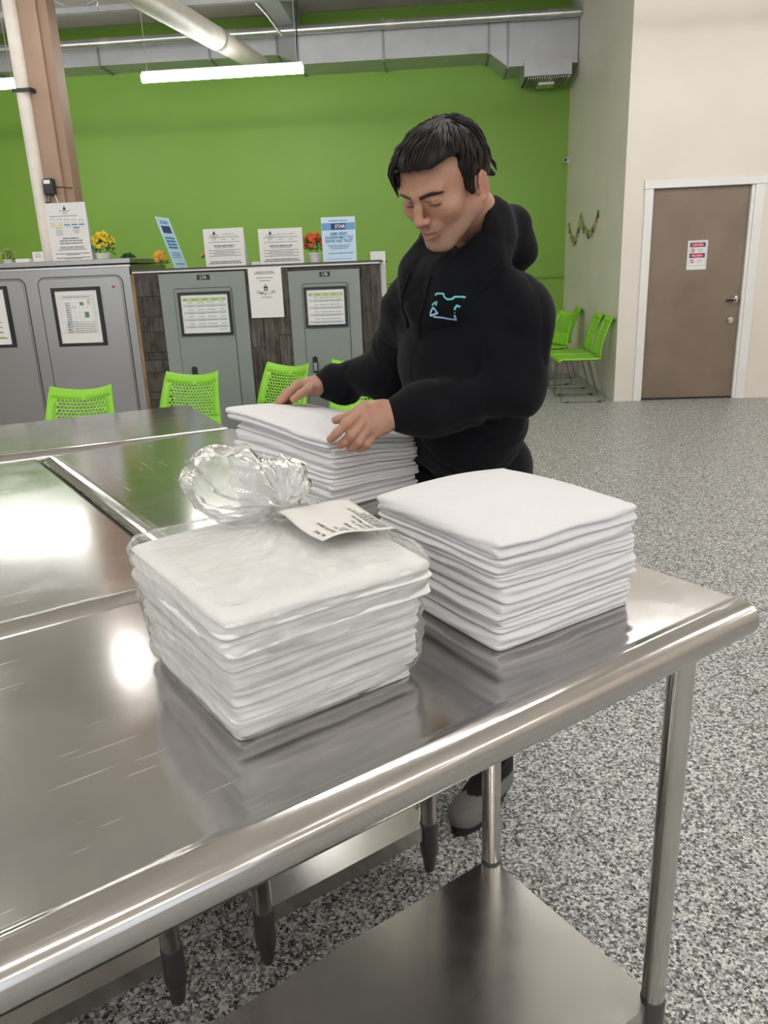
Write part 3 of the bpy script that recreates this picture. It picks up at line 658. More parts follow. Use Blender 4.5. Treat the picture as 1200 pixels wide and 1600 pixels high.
def blob_plant(root, leafmat, flmat, c, r, n, fr, seed, rz=1.0, leafn=40, ls=.02):
    rnd = random.Random(seed)
    bm = bmesh.new()
    for k in range(leafn):
        a = rnd.uniform(0, 2*pi); e = rnd.uniform(-.6, 1.3); rr = r*rnd.uniform(.3, 1)
        p = Vector(c)+Vector((rr*cos(a)*cos(e), rr*sin(a)*cos(e), rr*rz*sin(e)))
        d = (p-Vector(c)).normalized(); s = d.cross(Vector((rnd.uniform(-1, 1), rnd.uniform(-1, 1), rnd.uniform(-1, 1)))).normalized()*ls*.35
        vs = [bm.verts.new(q) for q in (p-d*ls*.5, p+s+Vector((0, 0, .002)), p+d*ls, p-s)]; bm.faces.new(vs)
    f_ = obj('foliage', bm, leafmat, root, kind='stuff')
    bm = bmesh.new()
    for k in range(n):
        a = rnd.uniform(0, 2*pi); e = rnd.uniform(-.1, 1.4); rr = r*rnd.uniform(.8, 1.1)
        p = Vector(c)+Vector((rr*cos(a)*cos(e), rr*sin(a)*cos(e), rr*rz*sin(e)))
        for j in range(5):
            b = 2*pi*j/5+rnd.uniform(-.2, .2); q = p+Vector((cos(b)*fr, rnd.uniform(-.3, .3)*fr, sin(b)*fr))
            w_ = Vector((-sin(b), 0, cos(b)))*fr*.5
            t = Vector((0, -fr*.4, 0)); vs = [bm.verts.new(v) for v in (p+t, q-w_, q+Vector((cos(b), 0, sin(b)))*fr*.4, q+w_)]; bm.faces.new(vs)
    obj('blossoms', bm, flmat, root, kind='stuff')
def pot(root, r, h):
    bm = bmesh.new(); lathe(bm, [(r*.78, 0), (r*.95, h*.85), (r*1.04, h*.86), (r*1.04, h), (r*.9, h), (r*.88, h*.9)], 24); obj('pot', bm, M['pot'], root, smooth=True)
FY = thing('potted_flowers', 'yellow flowers in a white pot right of the price sheet', 'plant', Bm(-2.395, 5.66, ZS)); pot(FY, .055, .045); blob_plant(FY, M['leaf'], M['fl_yellow'], (.01, 0, .09), .082, 90, .010, 4, rz=1.1, leafn=160)
FR = thing('potted_flowers', 'orange red flowers in a ribbed white pot beside STAR poster', 'plant', Bm(-.865, 5.66, ZP)); pot(FR, .052, .065); blob_plant(FR, M['leaf'], M['fl_red'], (.0, 0, .115), .068, 60, .011, 5, rz=1.2, leafn=160)
PG = thing('potted_plant', 'pale green spiky plant at the far left of cabinet top', 'plant', Bm(-3.10, 5.66, ZS)); pot(PG, .04, .03); blob_plant(PG, M['leaf_light'], M['leaf_light'], (0, 0, .045), .055, 40, .006, 6, leafn=200)
DBu = thing('small_bush', 'dark green rounded plant behind the stainless cabinet corner', 'plant', Bm(-2.23, 5.70, ZP)); bm = bmesh.new(); lathe(bm, [(.03, 0), (.035, .03)], 12); obj('pot', bm, M['leaf_dark'], DBu); blob_plant(DBu, M['leaf_dark'], M['leaf_dark'], (0, 0, .055), .055, 60, .012, 7, leafn=260)
YO = thing('flower_sprig', 'small orange yellow flower sprig alone on the bulkhead top', 'flower', Bm(-1.955, 5.60, ZP)); bm = bmesh.new(); tube(bm, [(0, 0, 0), (.003, 0, .06)], .004, 6); obj('stem', bm, M['leaf'], YO); blob_plant(YO, M['leaf_light'], M['fl_orange'], (0, 0, .06), .042, 30, .012, 8, rz=1.25, leafn=10)
PK = thing('flower_sprig', 'dusty pink flower sprig peeking out left of the leaflet stand', 'flower', Bm(-1.655, 5.68, ZP)); bm = bmesh.new(); tube(bm, [(0, 0, 0), (.003, 0, .07)], .003, 6); obj('stem', bm, M['leaf'], PK); blob_plant(PK, M['leaf'], M['fl_pink'], (0, 0, .075), .026, 14, .010, 9, leafn=12)

# ================================================================ CHAIRS
def back_pt(s, t):
    hw = .218-.045*t**1.3
    x = s*hw; z = .462+.375*t+.030*s*s*t; y = .190+.035*t+.085*t*t-.040*(1-s*s)*(.3+.7*t)*-1
    return Vector((x, y, z))
def make_chair():
    t_ = thing('stacking_chair', 'x', 'chair', MB_)
    bm = bmesh.new(); nx, nz = 14, 11; s0, s1, t0, t1 = -.76, .76, .36, .86
    def quad(a, b, c_, d): bm.faces.new([bm.verts.new(back_pt(*q)) for q in (a, b, c_, d)])
    def grid(sa, sb, ta, tb_, n, m_):
        for i in range(n):
            for j in range(m_):
                S0, S1 = sa+(sb-sa)*i/n, sa+(sb-sa)*(i+1)/n; T0, T1 = ta+(tb_-ta)*j/m_, ta+(tb_-ta)*(j+1)/m_
                quad((S0, T0), (S1, T0), (S1, T1), (S0, T1))
    grid(-1, 1, 0, t0, 14, 6); grid(-1, 1, t1, 1, 16, 2); grid(-1, s0, t0, t1, 2, 8); grid(s1, 1, t0, t1, 2, 8)
    cw = (s1-s0)/nx; ch = (t1-t0)/nz
    for j in range(nz):
        T0 = t0+j*ch; off = .5 if j % 2 else 0
        if off: quad((s0, T0), (s0+cw/2, T0), (s0+cw/2, T0+ch), (s0, T0+ch)); quad((s1-cw/2, T0), (s1, T0), (s1, T0+ch), (s1-cw/2, T0+ch))
        for i in range(nx-(1 if off else 0)):
            S0 = s0+(i+off)*cw; cs, ct = S0+cw/2, T0+ch/2
            outer = [(S0+cw*a, T0+ch*b) for a, b in ((1, .5), (1, 1), (.5, 1), (0, 1), (0, .5), (0, 0), (.5, 0), (1, 0))]
            inner = [(cs+cw*.40*cos(k*pi/4), ct+ch*.41*sin(k*pi/4)) for k in range(8)]
            O = [bm.verts.new(back_pt(*q)) for q in outer]; I = [bm.verts.new(back_pt(*q)) for q in inner]
            for k in range(8): bm.faces.new((O[k], O[(k+1) % 8], I[(k+1) % 8], I[k]))
    bmesh.ops.remove_doubles(bm, verts=bm.verts, dist=.0002)
    b_ = obj('backrest', bm, M['chair_green'], t_, smooth=True)
    md = b_.modifiers.new('thickness', 'SOLIDIFY'); md.thickness = .007; md.offset = 0
    bm = bmesh.new(); n, m_ = 14, 14; vs = []
    for j in range(m_+1):
        row = []
        for i in range(n+1):
            s = -1+2*i/n; v = j/m_; y = -.235+.43*v
            row.append(bm.verts.new((s*(.225-.02*(1-v)**3), y, .455-.012*(1-s*s)*v+(-.03*((.12-v)/.12)**2 if v < .12 else 0)+(.010*((v-.85)/.15)**2 if v > .85 else 0))))
        vs.append(row)
    for j in range(m_):
        for i in range(n): bm.faces.new((vs[j][i], vs[j][i+1], vs[j+1][i+1], vs[j+1][i]))
    s_ = obj('seat', bm, M['chair_green'], t_, smooth=True); md = s_.modifiers.new('thickness', 'SOLIDIFY'); md.thickness = .016; md.offset = -1
    for sx in (-1, 1):
        pts = fillet([(sx*.19, -.18, .432), (sx*.215, -.20, .006), (sx*.215, .27, .006), (sx*.19, .14, .432)], .035)
        bm = bmesh.new(); tube(bm, pts, .0055, 8); tube(bm, [(sx*.19, -.19, .432), (sx*.19, .16, .432)], .0055, 8)
        l = obj('sled_leg', bm, M['chair_wire'], t_, smooth=True)
        for y in (-.13, .20): obj('glide', box(sx*.215-.009, sx*.215+.009, y-.02, y+.02, .0, .014, bev=.003), M['black'], l)
    bm = bmesh.new(); tube(bm, [(-.19, -.12, .430), (.19, -.12, .430)], .0055, 8); tube(bm, [(-.19, .12, .430), (.19, .12, .430)], .0055, 8); obj('cross_bar', bm, M['chair_wire'], t_)
    return t_
def dup(root):
    r = root.copy(); C.objects.link(r)
    for ch in list(root.children):
        c_ = ch.copy(); C.objects.link(c_); c_.parent = r
        for g in ch.children:
            d_ = g.copy(); C.objects.link(d_); d_.parent = c_
    return r
ch0 = make_chair()
G1, G2 = 'green chairs along the back of the work tables', 'green chairs against the white side wall'
spots = [(-1.665, 3.98, 0, radians(-2), 'leftmost green perforated chair before the stainless cabinet', G1),
         (-1.215, 4.45, 0, radians(-14), 'green perforated chair before the left grey cabinet door', G1),
         (-.755, 4.76, 0, radians(-34), 'green perforated chair behind the hand and folded sheets', G1),
         (-.115, 4.80, 0, radians(2), 'green chair almost hidden behind the black sleeve', G1),
         (2.118, 8.22, 0, radians(-94.5), 'green chair nearest the door, first along the white wall', G2),
         (2.160, 8.74, 0, radians(-94.5), 'second green chair from the door along the white wall', G2),
         (2.01, 9.42, 0, radians(-72), 'green chair turned toward camera near the far wall corner', G2),
         (2.255, 10.02, 0, radians(-94.5), 'farthest green chair with its back to the white wall', G2)]
for i, (x, y, z, rz, lab, g) in enumerate(spots):
    c_ = ch0 if i == 0 else dup(ch0)
    c_.matrix_world = Matrix.Translation((x, y, z)) @ Matrix.Rotation(rz, 4, 'Z'); c_['label'] = lab; c_['group'] = g

# ================================================================ WORK TABLES
def make_table(label, mw, L, D, legs_x, leg_y, shelf=True):
    T_ = thing('work_table', label, 'table', mw, 'stainless steel work tables pushed together')
    R_ = .027; prof = [(D, TOP), (D-.003, TOP), (.010, TOP), (.004, TOP), (-.002, TOP+.0035), (-.008, TOP+.0025)]
    for k in range(0, 13):
        a = radians(96+k*14.5); prof.append((-.010+R_*cos(a)*1.0, TOP-.026+R_*sin(a)*1.02))
    prof += [(.012, TOP-.052), (.012, TOP-.046), (D-.004, TOP-.046), (D, TOP-.046)]
    bm = bmesh.new(); A = [bm.verts.new((0, y, z)) for y, z in prof]; B2 = [bm.verts.new((-L, y, z)) for y, z in prof]; n = len(prof)
    for k in range(n): bm.faces.new((A[k], B2[k], B2[(k+1) % n], A[(k+1) % n]))
    bm.faces.new(A); bm.faces.new(B2[::-1]); bmesh.ops.recalc_face_normals(bm, faces=bm.faces)
    flat_big(obj('tabletop', bm, M['table_top'], T_, smooth=True), .2)
    for x in legs_x:
        for y in leg_y:
            l = obj('leg', tb([(x, y, .142), (x, y, TOP-.048)], .0206, 20), M['table_leg'], T_, smooth=True)
            bm = bmesh.new(); lathe(bm, [(.010, .0), (.014, .012), (.019, .05), (.0225, .06), (.0225, .138), (.0215, .145)], 20, (x, y)); obj('bullet_foot', bm, M['foot'], l, smooth=True)
    for xa, xb_ in zip(legs_x, legs_x[1:]):
        x1, x0 = xa+.004, xb_-.004
        y0, y1 = leg_y[0]-.004, leg_y[1]+.004
        bm = bmesh.new(); bx(bm, x0, x1, y0, y1, .136, .140); s_ = obj('undershelf', bm, M['table_shelf'], T_)
        for nm, b_ in (('shelf_flange', (x0, x1, y0, y0+.003, .100, .1362)), ('shelf_flange', (x0, x1, y1-.003, y1, .100, .1362)), ('shelf_flange', (x1-.003, x1, y0, y1, .100, .1362)), ('shelf_flange', (x0, x0+.003, y0, y1, .100, .1362))):
            obj(nm, box(*b_), M['table_shelf'], s_)
    return T_
make_table('front stainless work table holding the bagged bundle and right sheet pile', Tm(0, 0, 0), 1.83, .585, [-.068, -1.76], [.040, .469])
make_table('stainless work table under the sheets the man is straightening', Tm(-.575, .615, 0, radians(-90)), 1.22, .575, [-.035, -1.16], [.028, .470])
make_table('wide stainless work table at left with rolled seam beside it', Tm(-.632, .645, 0), 1.22, 1.19, [-.105, -1.15], [.03, 1.13])
make_table('rear stainless work table in front of the green chairs', Tm(-.012, 1.86, 0, radians(-8.5)), 1.83, .585, [-.09, -1.74], [.045, .49])

# ================================================================ LINENS
def snoise(x, y, z, seed=0, octs=3, f=1.0):
    """cheap smooth pseudo-noise from summed sines, about -1..1"""
    r = np.random.RandomState(seed); out = 0*x; a = 1.0; tot = 0
    for o_ in range(octs):
        for k in range(3):
            v = r.normal(size=3); v /= np.linalg.norm(v); ph = r.uniform(0, 6.28)
            out = out+a*np.sin(f*(v[0]*x+v[1]*y+v[2]*z)*6.28+ph+1.3*np.sin(f*1.7*(v[1]*x-v[0]*y+v[2]*z)*6.28+ph*2))
        tot += a*1.8; a *= .5; f *= 2.05
    return out/tot
def grid_mesh(name, P, close_u=True, caps=True):
    """P: (rings, n, 3) closed rings -> mesh"""
    R_, n = P.shape[:2]; verts = P.reshape(-1, 3).tolist(); faces = []
    for i in range(R_-1):
        a = i*n; b = (i+1)*n
        for k in range(n):
            k2 = (k+1) % n; faces.append((a+k, a+k2, b+k2, b+k))
    if caps:
        faces.append(tuple(range(n))[::-1]); faces.append(tuple((R_-1)*n+k for k in range(n)))
    me = bpy.data.meshes.new(name); me.from_pydata(verts, [], faces); me.update()
    me.polygons.foreach_set('use_smooth', [True]*len(me.polygons)); return me
def ring(w, d, th, p=9.0):
    """rounded-rectangle direction (superellipse) for parameter th"""
    c, s = np.cos(th), np.sin(th); r = (np.abs(c)**p+np.abs(s)**p)**(-1/p)
    return c*r*w/2, s*r*d/2
def rect_theta(n):
    # more samples near the corners
    t = np.linspace(0, 2*pi, n, endpoint=False); return t
def sheet_fold(w, d, h, seed, sag, base_z, lay=(3, 4), jitter=.0045, n=288, openend=0):
    """one folded sheet: rounded folded layers on its long sides, many thin edges on the open side"""
    rs = np.random.RandomState(seed); th = rect_theta(n)
    X, Y = ring(w, d, th, rs.uniform(18, 30))
    # side selector: 1 on the +x/-x faces (fold side), 0 on the +-y faces (open side)
    sx = np.clip((np.abs(X)/(w/2)-np.abs(Y)/(d/2))*8+.5, 0, 1)
    nf, no = lay; T = 26
    ts = np.linspace(0, 1, T)
    ph = rs.uniform(0, 6.28, 8)
    def offs(t, nl, bs):
        e = t*nl; fr = e-np.floor(e-1e-9); k = np.minimum(np.floor(e-1e-9), nl-1)
        bulge = np.sqrt(np.clip(1-(2*fr-1)**2, 0, 1))
        lh = h/nl
        inset = np.array([rs2 for rs2 in bs])[k.astype(int)]
        return (bulge-1)*min(lh*1.05, .016)+inset
    bf = rs.uniform(-1, 1, nf)*jitter; bo = rs.uniform(-1, 1, no)*jitter*1.2
    bf[rs.randint(nf)] += jitter*.5
    rings = []
    cm = np.maximum(np.abs(X)/(w/2), np.abs(Y)/(d/2))
    corner = np.clip((np.abs(X)/(w/2)+np.abs(Y)/(d/2)-1.55)/.45, 0, 1)
    for t in ts:
        wob = .06*np.sin(Y*13+ph[0]+3*t)+.06*np.sin(X*15+ph[1])+.02*np.sin((X-Y)*34+ph[2])
        tt = np.clip(t+wob*np.sin(pi*t), 0, 1)
        of = offs(tt, nf, bf); oo = offs(tt, no, bo)
        off = sx*of+(1-sx)*oo
        off = off+.0008*np.sin(Y*50*sx+X*50*(1-sx)+ph[3]+9*t)*np.sin(pi*t)+.0016*snoise(X, Y, 0*X+t*.05, seed+5, 1, 5)
        off -= corner*.004*np.sin(pi*t)
        nx_, ny_ = X/(w/2), Y/(d/2); ln = np.sqrt(nx_**8+ny_**8)+1e-6
        dx = np.sign(X)*np.abs(nx_)**7; dy = np.sign(Y)*np.abs(ny_)**7; l2 = np.sqrt(dx*dx+dy*dy)+1e-6
        px, py = X+dx/l2*off, Y+dy/l2*off
        rings.append((px, py, t*h*np.ones(n)))
    tops = []
    for s in (.83, .82, .81, .79, .75, .67, .56, .44, .32, .2, .08, .02):
        px, py = X*s, Y*s
        zt = h+.0022*np.sqrt(max(0, 1-s))+.0010*snoise(px, py, 0*px, seed+9, 3, 7)*min(1, (1-s)*9)+.0006*snoise(px, py, 0*px, seed+3, 2, 22)*min(1, (1-s)*6)
        tops.append((px, py, zt))
    bots = [(X*s, Y*s, 0*X+.0005) for s in (.3, .8, .97)]
    P = np.array([np.stack(r, -1) for r in bots+rings+tops])
    P[..., 2] += base_z; P[..., 2] += sag(P[..., 0], P[..., 1])*np.clip((P[..., 2]-TOP)/.14, 0, 1.1)
    P[..., 2] = np.maximum(P[..., 2], TOP+.001)
    return grid_mesh('folded_sheet', P)
def linen(name, col=(.78, .775, .80)):
    m, N, L, P = new_mat(name); P.inputs['Base Color'].default_value = (*col, 1); P.inputs['Roughness'].default_value = .85
    P.inputs['Sheen Weight'].default_value = .15; P.inputs['Specular IOR Level'].default_value = .2
    tc = N.new('ShaderNodeTexCoord'); n = N.new('ShaderNodeTexNoise'); n.inputs['Scale'].default_value = 26; n.inputs['Detail'].default_value = 4; n.inputs['Distortion'].default_value = .8
    L.new(tc.outputs['Object'], n.inputs['Vector']); b = N.new('ShaderNodeBump'); b.inputs['Strength'].default_value = .28; b.inputs['Distance'].default_value = .005
    L.new(n.outputs['Fac'], b.inputs['Height']); L.new(b.outputs[0], P.inputs['Normal']); return m
M['linen'] = linen('white_cotton_sheet')
M['linen_bag'] = linen('bagged_white_sheet', (.90, .895, .885))  # same cotton, colour brightened to make up for light the film takes
ORD = ['bottom', 'second from the bottom', 'third from the bottom', 'middle', 'third from the top', 'second from the top', 'topmost']
def pile(cx, cy, rz, w, d, hs, seed, where, group, sag, m, jit=.006, rots=1.2, lays=((1, 2), (2, 3), (2, 2)), top_shift=None, taper=0.0):
    z = TOP+.001; rnd = random.Random(seed); out = []
    for i, h in enumerate(hs):
        tp = 1-taper*(1-i/(len(hs)-1))
        me = sheet_fold(w*tp+rnd.uniform(-jit, jit), d*tp+rnd.uniform(-jit, jit), h*.97, seed*10+i, sag, z, lays[(i*7+seed) % len(lays)])
        dx, dy = rnd.uniform(-jit, jit)*.8, rnd.uniform(-jit, jit)*.8
        if top_shift and i >= len(hs)-1: dx, dy = top_shift
        o = obj('folded_sheet', me, m, None, mw=Tm(cx+dx, cy+dy, 0, rz+radians(rnd.uniform(-rots, rots))))
        tag(o, 'white folded sheet, %s of %s' % (ORD[i], where), 'sheet', group)
        z += h; out.append(o)
    return z
# right pile on the front table
pile(-.262, .235, radians(-2), .272, .290, [.024, .022, .024, .022, .022, .022, .026], 3, 'the neat pile at the right table end', 'sheets in the right pile',
     lambda x, y: .016*np.cos(x*8.5)*np.cos(y*7.5)-.008+.002*np.sin(x*16+y*9), M['linen'])
# pile under the man's hands
pile(-.128, 1.01, radians(5), .255, .43, [.024, .022, .024, .022, .024, .022, .026], 5, 'the pile under the man\'s hands', 'sheets in the pile under the hands',
     lambda x, y: .010*np.sin(y*7+.4)-.012*(x/.13)*(x > 0)-.006*np.sin(x*14), M['linen'], jit=.009, rots=2.0, lays=((1, 2), (2, 3), (2, 2)))
# bagged bundle
BX, BY, BR = -.638, .258, radians(1)
pile(BX, BY, BR, .282, .308, [.023, .022, .022, .023, .022, .022, .024], 8, 'the bundle inside the knotted clear bag', 'sheets inside the clear bag',
     lambda x, y: .014*np.cos(x*8)*np.cos(y*7)-.004, M['linen_bag'], jit=.003, rots=1.0, lays=((2, 3), (1, 2), (2, 2)), taper=.11)

# ---------------------------------------------------------------- the clear bag round the bundle
def plastic(nm='thin_clear_plastic', dens=.07, rg=.10):
    m = bpy.data.materials.new(nm); m.use_nodes = True; N, L = m.node_tree.nodes, m.node_tree.links; N.remove(N['Principled BSDF']); out = N['Material Output']
    tr = N.new('ShaderNodeBsdfTransparent'); tr.inputs[0].default_value = (1, 1, 1, 1)
    df = N.new('ShaderNodeBsdfDiffuse'); df.inputs[0].default_value = (.86, .87, .86, 1)
    gl = N.new('ShaderNodeBsdfGlossy'); gl.inputs[0].default_value = (.95, .96, .95, 1); gl.inputs['Roughness'].default_value = rg
    tc = N.new('ShaderNodeTexCoord'); n = N.new('ShaderNodeTexNoise'); n.inputs['Scale'].default_value = 22; n.inputs['Detail'].default_value = 4; n.inputs['Distortion'].default_value = 2.6
    L.new(tc.outputs['Object'], n.inputs['Vector']); b = N.new('ShaderNodeBump'); b.inputs['Strength'].default_value = .8; b.inputs['Distance'].default_value = .010
    L.new(n.outputs['Fac'], b.inputs['Height']); L.new(b.outputs[0], gl.inputs['Normal']); pass
    fr = N.new('ShaderNodeFresnel'); fr.inputs['IOR'].default_value = 1.30
    ma = N.new('ShaderNodeMath'); ma.operation = 'MULTIPLY_ADD'; ma.inputs[1].default_value = .75; ma.inputs[2].default_value = .03; L.new(fr.outputs[0], ma.inputs[0])
    m1 = N.new('ShaderNodeMixShader'); m1.inputs[0].default_value = dens; L.new(tr.outputs[0], m1.inputs[1]); L.new(df.outputs[0], m1.inputs[2])
    m2 = N.new('ShaderNodeMixShader'); L.new(ma.outputs[0], m2.inputs[0]); L.new(m1.outputs[0], m2.inputs[1]); L.new(gl.outputs[0], m2.inputs[2]); L.new(m2.outputs[0], out.inputs['Surface'])
    return m
M['plastic'] = plastic(); M['plastic_gathered'] = plastic('gathered_clear_plastic', .26, .2)
KX, KY = .050, .062                                   # the knot, in the bundle's own frame
def bag_mesh():
    n = 420; th = rect_theta(n); X, Y = ring(.295, .324, th, 10.0); rings = []; H_ = .170
    for j, t in enumerate(np.linspace(0, 1, 46)):
        s = 1-.10*(1-t)-.045*max(0, (t-.9)/.1)**2
        if t < .06: s -= .05*((.06-t)/.06)
        px, py = X*s, Y*s; z = .0015+t*H_+0*X
        nrm = np.sqrt(px**2+py**2)
        o = .0025*snoise(px, py, z*2.2, 71, 3, 7)+.0012*np.sin((np.arctan2(Y, X)*11)+z*90*np.sin(th*3)+2*snoise(px, py, z, 3, 2, 6))*np.sin(pi*t)-.0025*np.abs(np.sin(z*138+2.5*snoise(px, py, z, 12, 2, 4)))
        z = z+.0018*snoise(px, py, z, 9, 2, 9)*np.clip(t*8, 0, 1)+.008*(1-t)**2*np.clip(-Y/.17, 0, 1)*np.clip(np.sin(th*2.3+1.0), 0, 1)
        rings.append(np.stack((px+px/nrm*o, py+py/nrm*o, np.maximum(z, .0012)), -1))
    last = rings[-1]
    for q in np.linspace(0, 1, 44)[1:]:
        px = last[:, 0]*(1-q)+KX*q; py = last[:, 1]*(1-q)+KY*q
        r = np.sqrt((px-KX)**2+(py-KY)**2); a = np.arctan2(py-KY, px-KX)
        z = H_+.008*(1-(1-q)**2)+.016*np.exp(-(r/.022)**2)
        rid = np.abs(np.sin(a*9+2.2*snoise(px, py, 0*px, 4, 2, 6)))+.5*np.abs(np.sin(a*23+r*30))
        z = z+(.0075*rid*np.exp(-r/.11)*np.clip(r/.02, 0, 1)+.0018*snoise(px, py, 0*px, 17, 3, 12))
        rings.append(np.stack((px, py, z), -1))
    P = np.array(rings); P[..., 2] += TOP
    return grid_mesh('bag_skin', P)
BG = thing('plastic_bag', 'knotted clear plastic bag wrapped tightly round a bundle of white sheets', 'bag', Tm(BX, BY, 0, BR))
me = bag_mesh(); bo = obj('bag_skin', me, M['plastic'], BG)
def fan(name, base, ang0, ang1, lift, L_, seed, curl=.0, n=90, m=40, fz=1.0):
    """gathered ear of bag film flaring from the knot"""
    V = []; rs = np.random.RandomState(seed)
    for j in range(m+1):
        v = j/m; row = []
        for i in range(n+1):
            u_ = i/n; a = ang0+(ang1-ang0)*u_
            r = L_*v*(1+.10*math.sin(u_*7+seed)+.06*math.sin(u_*17))
            pl = .010*v**.7*math.sin(u_*46+2.2*math.sin(u_*9+seed)+3*v)+.006*v*math.sin(u_*97+seed+v*4)
            el = lift*math.sin(pi*min(1, max(0, u_)))**.6+curl*v
            p = Vector((cos(a)*cos(el), sin(a)*cos(el), sin(el)*fz))*r
            nrm = Vector((-cos(a)*sin(el), -sin(a)*sin(el), cos(el)))
            p = p+nrm*pl+Vector(base); row.append(p)
        V.append(row)
    verts = [tuple(p) for r in V for p in r]; faces = [(j*(n+1)+i, j*(n+1)+i+1, (j+1)*(n+1)+i+1, (j+1)*(n+1)+i) for j in range(m) for i in range(n)]
    me = bpy.data.meshes.new(name); me.from_pydata(verts, [], faces); me.polygons.foreach_set('use_smooth', [True]*len(faces)); return me
def balloon(name, base, direc, L_, wd, ht, seed, n=64, m=44, up=(0, 0, 1)):
    """puffed, crumpled ear of film: pinched at the knot, round at the far end"""
    d = Vector(direc).normalized(); s = d.cross(Vector(up)).normalized(); u_ = s.cross(d).normalized(); rows = []
    for j in range(m):
        v = j/(m-1); prof = (math.sin(pi*min(1, v**1.15))**.5 if v < 1 else 0)
        prof = max(prof, .10*(1-v)); row = []
        for i in range(n):
            a = 2*pi*i/n; cr = 1+.10*math.sin(a*13+3*math.sin(v*7+seed)+seed)*(.35+.65*(1-v))+.07*math.sin(a*5+v*9+seed)+.05*math.sin(a*29+v*5)
            p = Vector(base)+d*(L_*v+.006*math.sin(a*7+seed))+s*(wd*prof*cr*cos(a))+u_*(ht*prof*cr*sin(a)); row.append(tuple(p))
        rows.append(row)
    return grid_mesh(name, np.array(rows), caps=False)
KN = Vector((KX, KY, TOP+.196))
obj('knot_ear', balloon('knot_ear', KN, (-.48, .72, .30), .145, .068, .050, 2, up=(.2, .1, 1)), M['plastic_gathered'], BG)
obj('knot_ear', balloon('knot_ear', KN, (.40, .70, .45), .085, .040, .032, 5, up=(0, .1, 1)), M['plastic_gathered'], BG)
obj('knot_ear', fan('knot_ear', KN, radians(30), radians(170), .55, .075, 6, .2), M['plastic_gathered'], BG)
bm = bmesh.new(); prof = []
for k in range(9):
    a = pi*k/8; prof.append((.0145*sin(a)+.002, TOP+.190-.012*cos(a)))
lathe(bm, prof, 24, (KX, KY)); kn = obj('knot', bm, M['plastic_gathered'], BG, smooth=True)
# receipt tag lying on the bag
def tag_pt(u_, v): # u along the long side, v across; local to bundle frame
    a, b, c_, d = Vector((.038, .062)), Vector((.165, .072)), Vector((.138, -.078)), Vector((.028, -.080))
    p = (a*(1-u_)+b*u_)*(1-v)+(d*(1-u_)+c_*u_)*v
    z = TOP+.1845+.010*math.exp(-((u_-.1)**2+(v-.2)**2)/.08)-.010*max(0, u_-.72)**1.5*4+.005*math.sin(u_*5+.5)*v+.004*max(0, v-.8)*5*(.4+.6*u_)
    return Vector((p.x, p.y, z))
RT = thing('receipt_tag', 'white printed receipt lying on top of the knotted bag', 'receipt', Tm(BX, BY, 0, BR))
bm = bmesh.new(); n = 20; gv = [[bm.verts.new(tag_pt(i/n, j/n)) for i in range(n+1)] for j in range(n+1)]
for j in range(n):
    for i in range(n): bm.faces.new((gv[j][i], gv[j+1][i], gv[j+1][i+1], gv[j][i+1]))
s_ = obj('paper_slip', bm, mat('receipt_paper', (.80, .78, .75), .55), RT, smooth=True); md = s_.modifiers.new('t', 'SOLIDIFY'); md.thickness = .0006; md.offset = -1
def tag_text(s, size, u0, v0, bold=.0):
    """text whose lines run across the slip (reading towards the far side), columns step along u"""
    me = text_mesh(s, size, 'LEFT', extrude=0, bold=bold)
    for v in me.vertices:
        tx, ty = v.co.x, v.co.y
        # reading direction = -v, line-up direction = -u  (print is upside down to the camera)
        q = tag_pt(min(1, max(0, u0-ty/.15)), min(1, max(0, v0-tx/.155))); v.co = q+Vector((0, 0, .0007))
    return obj('lettering', me, M['ink'], RT)
LN = [('lbs.  Bag]', .0085, .10), ('Wed 01.38810', .0090, .24), ('No.  Bag', .0075, .33), ('Jul 8', .0090, .40), ('or Healey', .0095, .52), ('1 Coprr  for', .0088, .65), ('SPRN 1 Main hot', .0092, .74)]
for s, sz, u_ in LN: tag_text(s, sz, u_, .93, .0003)
rnd = random.Random(5); bm = bmesh.new()
for r_ in range(5):
    v = .93
    while v > .35+.05*r_:
        l = rnd.uniform(.02, .07); u0 = .80+r_*.036
        bm.faces.new([bm.verts.new(tag_pt(a, b)+Vector((0, 0, .0007))) for a, b in ((u0, v), (u0, v-l), (u0+.016, v-l), (u0+.016, v))]); v -= l+.018
obj('small_print', bm, M['ink'], RT, kind='stuff')

